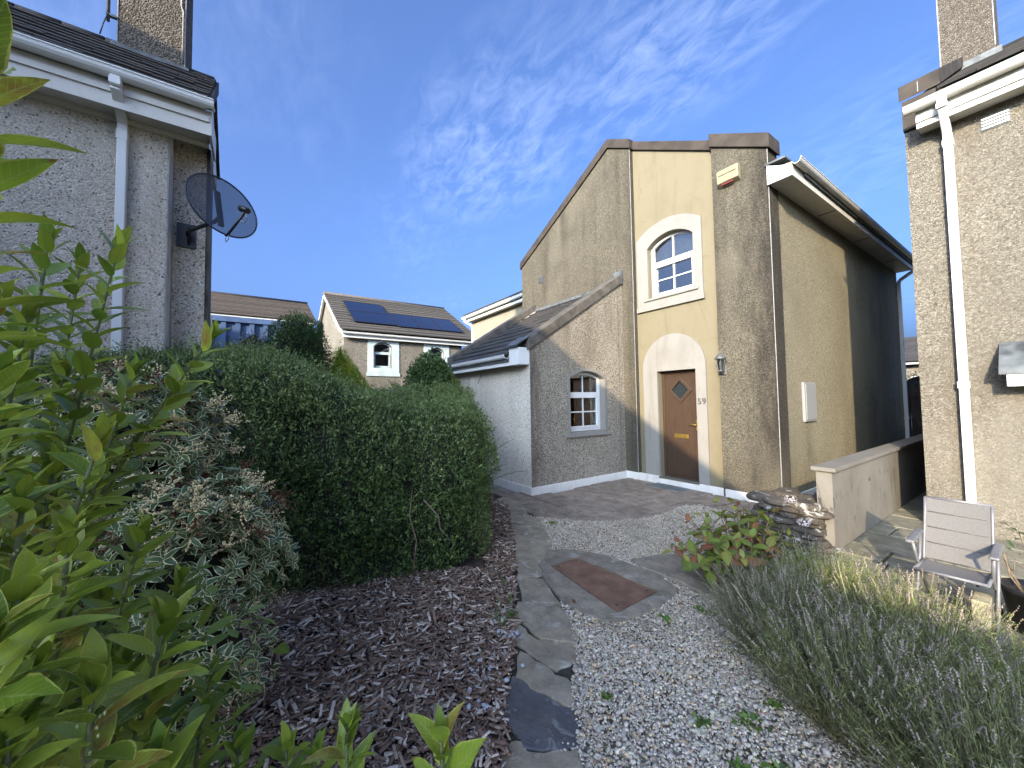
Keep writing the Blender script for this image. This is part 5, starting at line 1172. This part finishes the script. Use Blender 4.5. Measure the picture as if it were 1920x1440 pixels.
for p in ((2.72,-6.72,.62),(2.62,-6.88,.86),(2.80,-6.62,.34),(2.50,-6.95,1.05)):
    o = place('leaf', ym, PS, p); o.scale = (.06,.06,.06); o.rotation_euler = (random.uniform(-1,1), random.uniform(.5,1.4), random.uniform(0,6))

# ------------------------------------------------------------------ lavender
LAV_L = m_leaf('lavender_leaf', (.10,.13,.09), (.15,.18,.11), usecol=True, trans=.2, rough=.7, spec=.2)
SPK = m_col('lavender_spike', .9, 0, 80, .1, .2)
blade = leaf_t(2, .11, .2, .3)
def strands(P0, P1, w, C):
    """thin three-sided stalks from P0 to P1, bent"""
    n = len(P0); ax = P1-P0; k = np.cross(ax, rng.normal(0, 1, (n, 3))); k /= np.linalg.norm(k, axis=1, keepdims=True); k2 = np.cross(k, ax); k2 /= np.linalg.norm(k2, axis=1, keepdims=True)
    M_ = (P0+P1)/2 + k*np.linalg.norm(ax, axis=1, keepdims=True)*rng.normal(0, .06, (n, 1)); V = []
    for Q, s in ((P0, 1.), (M_, .9), (P1, .6)):
        for t in (0, 2.09, 4.19): V.append(Q+(k*math.cos(t)+k2*math.sin(t))*w*s)
    V = np.stack(V, 1); F = []
    for r in range(2):
        for i in range(3): F.append((r*3+i, r*3+(i+1) % 3, r*3+3+(i+1) % 3, r*3+3+i))
    F = np.array(F)[None]+(np.arange(n)*9)[:, None, None]; return V.reshape(-1, 3), F.reshape(-1, 4), np.repeat(C, 9, 0)
LAV = {4: 'green lavender bush in the second row beside the hydrangea', 5: 'tall lavender bush directly in front of the folding chair', 6: 'lavender bush in front of the black plant pot', 7: 'low greenish lavender bush between the hydrangea and the rendered wall'}
def lavender(cx, cy, r, h, ns, green, idx):
    T = thing('lavender_bush', LAV.get(idx, 'grey-green lavender bush with faded spikes in the front row along the gravel'), 'lavender', (cx, cy, 0), 'lavender bushes along the gravel')
    a = rng.uniform(0, 2*np.pi, ns); q = np.sqrt(rng.uniform(0, 1, ns)); base = np.c_[cx+q*r*.45*np.cos(a), cy+q*r*.45*np.sin(a), np.zeros(ns)]
    hh = h*rng.uniform(.62, 1.12, ns)*(1-.30*q**2); tip = np.c_[cx+q*r*1.15*np.cos(a)+rng.normal(0,.05,ns), cy+q*r*1.15*np.sin(a)+rng.normal(0,.05,ns), hh]
    gm = np.clip(green+rng.normal(0,.25,ns), 0, 1)[:, None]; sc_ = np.array([[.20,.17,.10]])*(1-gm)+np.array([[.24,.29,.085]])*gm
    V, F, c_ = strands(base, tip, .0016, sc_*rng.uniform(.7,1.2,(ns,1))); tag(npobj('stalks', V, F, SPK, T, colr=c_), kind='stuff')
    k = 30; t = rng.uniform(.2,.95,(ns,k)); LPp = (base[:, None]+(tip-base)[:, None]*t[..., None]).reshape(-1, 3)+rng.normal(0,.008,(ns*k,3)); ax = np.repeat(tip-base, k, 0); ax /= np.linalg.norm(ax, axis=1, keepdims=True)
    LDd = ax*.7+rng.normal(0,.55,(ns*k,3)); g2 = np.repeat(gm, k, 0); lowz = np.clip(1-LPp[:, 2:]/(.30*h/.5), 0, 1)
    C = np.array([[.205,.215,.125]])*(1-g2)+np.array([[.25,.285,.08]])*g2; C = C*(1-.8*lowz)+np.array([[.20,.115,.06]])*.85*lowz; C *= rng.uniform(.55,1.3,(len(C),1))
    leaf_mass('foliage', LPp, LDd, rng.normal(0,1,LDd.shape), rng.uniform(.020,.042,len(LPp)), C, blade, LAV_L, T)
    f = rng.uniform(0,1,ns) < .5; tp = tip[f]; axx = (tip-base)[f]; axx /= np.linalg.norm(axx, axis=1, keepdims=True); nb_ = 5; s = np.linspace(-.02,.028,nb_)
    PP = (tp[:, None]+axx[:, None]*s[None, :, None]).reshape(-1, 3)+rng.normal(0,.0012,(len(tp)*nb_,3)); n_ = len(PP); S = np.repeat(rng.uniform(.0028,.0045,n_)[:, None],3,1)*np.array([[1,1,1.5]])
    V, F, c_ = stamp(ICO_V, ICO_F, rand_rot(n_,.4), PP, S, np.repeat(np.array([[.30,.25,.20]])*rng.uniform(.5,1.3,(len(tp),1)), nb_, 0)); tag(npobj('flower_spikes', V, F, SPK, T, colr=c_), kind='stuff')
for i, b in enumerate([(3.76,-3.40,.36,.44,430,.15),(3.96,-3.76,.40,.47,500,.1),(4.38,-4.04,.42,.52,560,.35),(4.86,-4.24,.45,.53,560,.3),(4.05,-3.05,.42,.48,440,.8),(4.46,-3.38,.43,.55,520,.45),(4.98,-3.62,.46,.52,500,.65),(3.74,-2.66,.36,.40,260,.8)]): lavender(*b, i)
# a few dry grass stalks standing in the lavender
for a, b in (((4.25,-3.55,.2),(4.18,-3.62,.72)), ((3.9,-3.9,.2),(3.78,-4.05,.5))):
    o = MB().tube([a, b], [.003,.0015], 5).build('grass_stalk', m_plain('straw', (.42,.38,.20), .8) if 'straw' not in bpy.data.materials else bpy.data.materials['straw']); tag(o, 'thin straw-coloured dry grass stalk leaning over the lavender', 'grass stalk', 'dry stalks in the lavender')

# ------------------------------------------------------------------ hydrangea
HY = thing('hydrangea', 'hydrangea with green leaves turning red beside the stone wall', 'hydrangea', (3.32,-2.9,0))
def m_hyd():
    t = NT('hydrangea_leaf'); t.set(Roughness=.5, Specular_IOR_Level=.3); r = t.rand()
    c = t.ramp(r, (0,(.14,.21,.035)), (.45,(.22,.28,.05)), (.70,(.30,.30,.06)), (.79,(.32,.14,.06)), (.90,(.26,.075,.045)), (1,(.34,.19,.07)))
    e = t.attr('edge').outputs['Fac']; c = t.mix(t.math('MULTIPLY', t.rng(e, .5, 1, 0, .7), t.rng(t.noise(14, 3), .42, .6)), c, (.28,.10,.035)); c = t.mix(t.rng(e, .03, .12, .5, 0), c, (.30,.33,.12)); t.color(c)
    tr = t.n.new('ShaderNodeBsdfTranslucent'); t.l.new(c, tr.inputs[0]); mm = t.n.new('ShaderNodeMixShader'); mm.inputs[0].default_value = .35; t.l.new(t.b.outputs[0], mm.inputs[1]); t.l.new(tr.outputs[0], mm.inputs[2]); t.l.new(mm.outputs[0], t.out.inputs[0]); return t.m
HM = m_hyd(); hl = [leaf_t(5, .58, .2, .5), leaf_t(5, .62, .15, .8), leaf_t(5, .55, .3, .3)]; hmesh = [npmesh('leaf', a, b, [HM], smooth=True, attr=c) for a, b, c in hl]
LP, LD, LN, LZ = [], [], [], []
for k in range(42):
    a = k*2.4; q = math.sqrt((k+.5)/42); b = Vector((3.32+.10*q*math.cos(a), -2.9+.10*q*math.sin(a), 0)); tp = Vector((3.22+.38*q*math.cos(a), -2.86+.78*q*math.sin(a), random.uniform(.52,.80)*(1-.40*q)))
    MB().tube([b, (b+tp)/2+Vector((0,0,.05)), tp], [.006,.005,.003], 5).build('stem', TWIG, HY); ax = (tp-b).normalized()
    for lv in range(4):
        p = tp-(tp-b)*(.19*lv); e1 = ax.orthogonal().normalized(); e2 = ax.cross(e1); a0 = lv*1.57+k
        for s_ in (0, math.pi):
            r_ = e1*math.cos(a0+s_)+e2*math.sin(a0+s_); op = random.uniform(.7,1.3)+.1*lv; dv = ax*math.cos(op)+r_*math.sin(op)
            LP.append(p); LD.append(dv); LN.append(ax*math.sin(op)-r_*math.cos(op)+Vector((0,0,.5))); LZ.append(random.uniform(.11,.17)*(.6 if lv == 0 else 1))
leaf_parts('leaf', np.array(LP), np.array(LD), np.array(LN), np.array(LZ), hmesh, HY)
PETAL = m_plain('pink_white_petal', (.62,.50,.46), .7, .25, 60)
for c in ((3.46,-2.22,.66),(3.60,-2.35,.50)):
    n = 60; dd = rng.normal(0, 1, (n, 3)); dd /= np.linalg.norm(dd, axis=1, keepdims=True); PP = np.array(c)+dd*np.array([.05,.05,.035]); tv, tf, te = small_w
    V, F, _ = stamp(tv, tf, frames(np.cross(dd, rng.normal(0,1,(n,3))), dd), PP, np.full((n,3),.022)); npobj('flower_head', V, F, PETAL, HY)

# ------------------------------------------------------------------ small weeds
WEED = m_leaf('weed_leaf', (.09,.17,.03), (.16,.25,.04), trans=.3); wm = [npmesh('leaf', *leaf_t(4,.62,.2,.5)[:2], [WEED], smooth=True, attr=leaf_t(4,.62,.2,.5)[2]), npmesh('leaf', *leaf_t(4,.09,.2,.5)[:2], [WEED], smooth=True, attr=leaf_t(4,.09,.2,.5)[2])]
def weed(x, y, r, n, kind, label, group=None, z=0.0):
    T = thing('weed' if kind == 0 else 'grass_tuft', label, 'weed' if kind == 0 else 'grass', (x, y, z), group); a = rng.uniform(0, 6.28, n); e = rng.uniform(.25, 1.0, n) if kind == 0 else rng.uniform(.7, 1.4, n)
    D = np.c_[np.cos(a)*np.cos(e), np.sin(a)*np.cos(e), np.sin(e)]; P = np.c_[x+rng.normal(0, r*.5, n), y+rng.normal(0, r*.5, n), np.full(n, z)]; leaf_parts('leaf', P, D, np.tile([[0,0,1.]], (n, 1))+D*-.2, rng.uniform(.6,1.2,n)*(.036 if kind == 0 else .11), [wm[kind]], T)
g_ = 'weeds in the gravel'; lb = 'small green weed growing up through the pale gravel'
for x, y, r, n in ((4.02,-4.42,.05,22),(4.25,-4.62,.07,30),(4.12,-4.72,.03,12),(4.42,-4.75,.06,26),(3.9,-4.62,.03,10),(4.05,-4.20,.03,12),(3.35,-3.62,.05,14),(1.05,-3.20,.05,16),(3.5,-4.9,.02,6),(3.25,-3.95,.04,12)): weed(x, y, r*1.2, int(n*2.2), 0, lb, g_)
g_ = 'grass tufts in the mulch'; lb = 'thin green grass tuft sprouting from the bark mulch by the edging'
for x, y, r, n in ((2.55,-4.90,.05,16),(2.40,-4.82,.04,10),(2.62,-5.02,.03,8),(2.15,-4.68,.02,6),(2.50,-5.0,.03,9)): weed(x, y, r, n, 1, lb, g_)
RL = m_leaf('dead_leaf', (.16,.06,.03), (.22,.10,.05), trans=.2); dlm = npmesh('fallen_leaf', *lt[1][:2], [RL], smooth=True, attr=lt[1][2])
for x, y in ((4.33,-4.58),(4.30,-4.50),(2.65,-4.35),(4.38,-4.55),(1.9,-5.9),(2.4,-6.1)):
    o = place('fallen_leaf', dlm, None, (x, y, .02)); o.scale = (.07,.07,.07); o.rotation_euler = (0,.1,random.uniform(0,6)); tag(o, 'curled reddish-brown fallen leaf lying on the ground', 'leaf', 'fallen leaves')
for x, y in ((2.1,-6.0),(2.5,-6.4),(2.9,-6.2),(1.6,-5.7),(2.7,-5.7)):
    o = place('fallen_leaf', ym, None, (x, y, .03)); o.scale = (.05,.05,.05); o.rotation_euler = (.1,.1,random.uniform(0,6)); tag(o, 'yellow fallen leaf lying on the dark bark chips', 'leaf', 'yellow fallen leaves')

# ------------------------------------------------------------------ folding chair
CX, CY = 4.485, -2.05
FC = thing('folding_chair', 'grey folding garden chair with sling back standing by the wall', 'chair', (CX, CY, 0))
CF = m_plain('grey_tube', (.20,.195,.20), .45, .12, 12, metal=.2)
def m_sling():
    t = NT('grey_sling'); t.set(Roughness=.85, Specular_IOR_Level=.15); w = t.vor(260); t.color(t.mix(t.rng(w, .2, .7), (.185,.175,.165), (.13,.124,.117))); t.bump(w, .3, .001); return t.m
SLING = m_sling()
def cr(x, y, z): return (CX+x, CY+y, z*.93)
W = .172
def sheet(name, pts, w, th, parent):
    """sling fabric through (y,z) points, sagging slightly in the middle"""
    m = MB(); nx = 6; vs_ = []
    for s_ in (0, 1):
        for y, z in pts:
            for i in range(nx+1):
                u = i/nx*2-1; sag = -.012*(1-u*u); vs_.append(cr(u*w, y+(-sag if name == 'back_sling' else 0), z+(sag if name != 'back_sling' else 0)-s_*th*.3))
    n1 = len(pts)*(nx+1); fs_ = []
    for j in range(len(pts)-1):
        for i in range(nx):
            a = j*(nx+1)+i; fs_.append((a, a+1, a+nx+2, a+nx+1)); fs_.append((n1+a+nx+1, n1+a+nx+2, n1+a+1, n1+a))
    m.add(vs_, fs_, True); return m.build(name, SLING, parent)
back = [(-.05,.40),(.0,.52),(.05,.65),(.095,.77),(.125,.87)]
bs_ = sheet('back_sling', [(y-.012, z) for y, z in back], W-.008, .01, FC)
for t in (.52,.64,.76): 
    yy = np.interp(t, [z for _, z in back], [y for y, _ in back]); MB().tube([cr(-W+.02, yy-.018, t), cr(0, yy-.006, t-.004), cr(W-.02, yy-.018, t)], .004, 5).build('seam', SLING, bs_)
sheet('seat_sling', [(-.36,.385),(-.25,.375),(-.12,.365),(-.02,.37)], W-.006, .01, FC)
for s_ in (-1, 1):
    MB().tube([cr(s_*W, y, z) for y, z in [(-.06,.37)]+back], .0105, 8).build('back_post', CF, FC)
    MB().tube([cr(s_*W, -.37, .385), cr(s_*W, -.02, .37)], .0105, 8).build('seat_rail', CF, FC)
    MB().tube([cr(s_*(W+.022), -.30, .0), cr(s_*(W+.022), -.05, .40), cr(s_*(W+.022), .0, .56)], .0105, 8).build('leg', CF, FC)
    MB().tube([cr(s_*(W+.010), .16, .0), cr(s_*(W+.010), -.20, .38), cr(s_*(W+.022), -.27, .56)], .0105, 8).build('leg', CF, FC)
    ar = MB().bar(cr(s_*(W+.028), -.33, .575), cr(s_*(W+.028), .05, .59), .048, .022).build('armrest', CF, FC, .009)
MB().tube([cr(-W, .125, .87), cr(W, .125, .87)], .0105, 8).build('top_bar', CF, FC); MB().tube([cr(-W, -.37, .385), cr(W, -.37, .385)], .0105, 8).build('front_bar', CF, FC)
MB().tube([cr(-W-.02, .155, .02), cr(W+.02, .155, .02)], .009, 8).build('foot_bar', CF, FC); MB().tube([cr(-W-.02, -.29, .02), cr(W+.02, -.29, .02)], .009, 8).build('foot_bar', CF, FC)
BK = m_slab('pale_block', (.46,.40,.27), (.30,.26,.17), .4)
for z, lb in ((0, 'pale weathered block under the folding chair seat, lower of the two'), (.102, 'pale weathered block under the folding chair seat, upper of the two')):
    tag(box('block', BK, None, CX+.08, CX+.165, CY-.26, CY-.06, z, z+.10, bevel=.004), lb, 'block', 'blocks under the chair')
# ------------------------------------------------------------------ potted plant
PX_, PY_ = 4.83, -2.05
PO = thing('plant_pot', 'black plastic pot with bare woody stems beside the folding chair', 'plant pot', (PX_, PY_, 0))
BP = m_plain('black_plastic', (.012,.012,.013), .4, .2, 12)
MB().lathe((PX_,PY_,0), [(.0,.0),(.115,.0),(.150,.27),(.160,.27),(.162,.305),(.150,.305),(.146,.26),(.0,.255)], 24).build('pot', BP, PO)
MB().lathe((PX_,PY_,0), [(.0,.27),(.08,.268),(.145,.262)], 16).build('soil', m_plain('pot_soil', (.06,.045,.032), .95, .4, 40, .01), PO)
for k in range(7):
    a = k*.9; b = Vector((PX_+.05*math.cos(a), PY_+.05*math.sin(a), .25)); t_ = b+Vector((.10*math.cos(a+.3), .10*math.sin(a+.3), random.uniform(.25,.5)))
    s_ = MB().tube([b, (b+t_)/2+Vector((random.gauss(0,.015),)*3), t_], [.007,.005,.003], 5).build('stem', TWIG, PO)
    q = (b+t_)/2; MB().tube([q, q+Vector((random.gauss(0,.06), random.gauss(0,.06), .12))], [.003,.0015], 5).build('twig', TWIG, s_)
PL_ = m_leaf('pot_leaf', (.03,.07,.02), (.05,.10,.03)); plm = npmesh('leaf', *small_w[:2], [PL_], smooth=True, attr=small_w[2])
n = 26; a = rng.uniform(0,6.28,n); leaf_parts('leaf', np.c_[PX_+.09*np.cos(a), PY_+.09*np.sin(a), rng.uniform(.52,.74,n)], np.c_[np.cos(a), np.sin(a), rng.normal(.3,.4,n)], np.tile([[0,0,1.]],(n,1)), rng.uniform(.03,.055,n), [plm], PO)
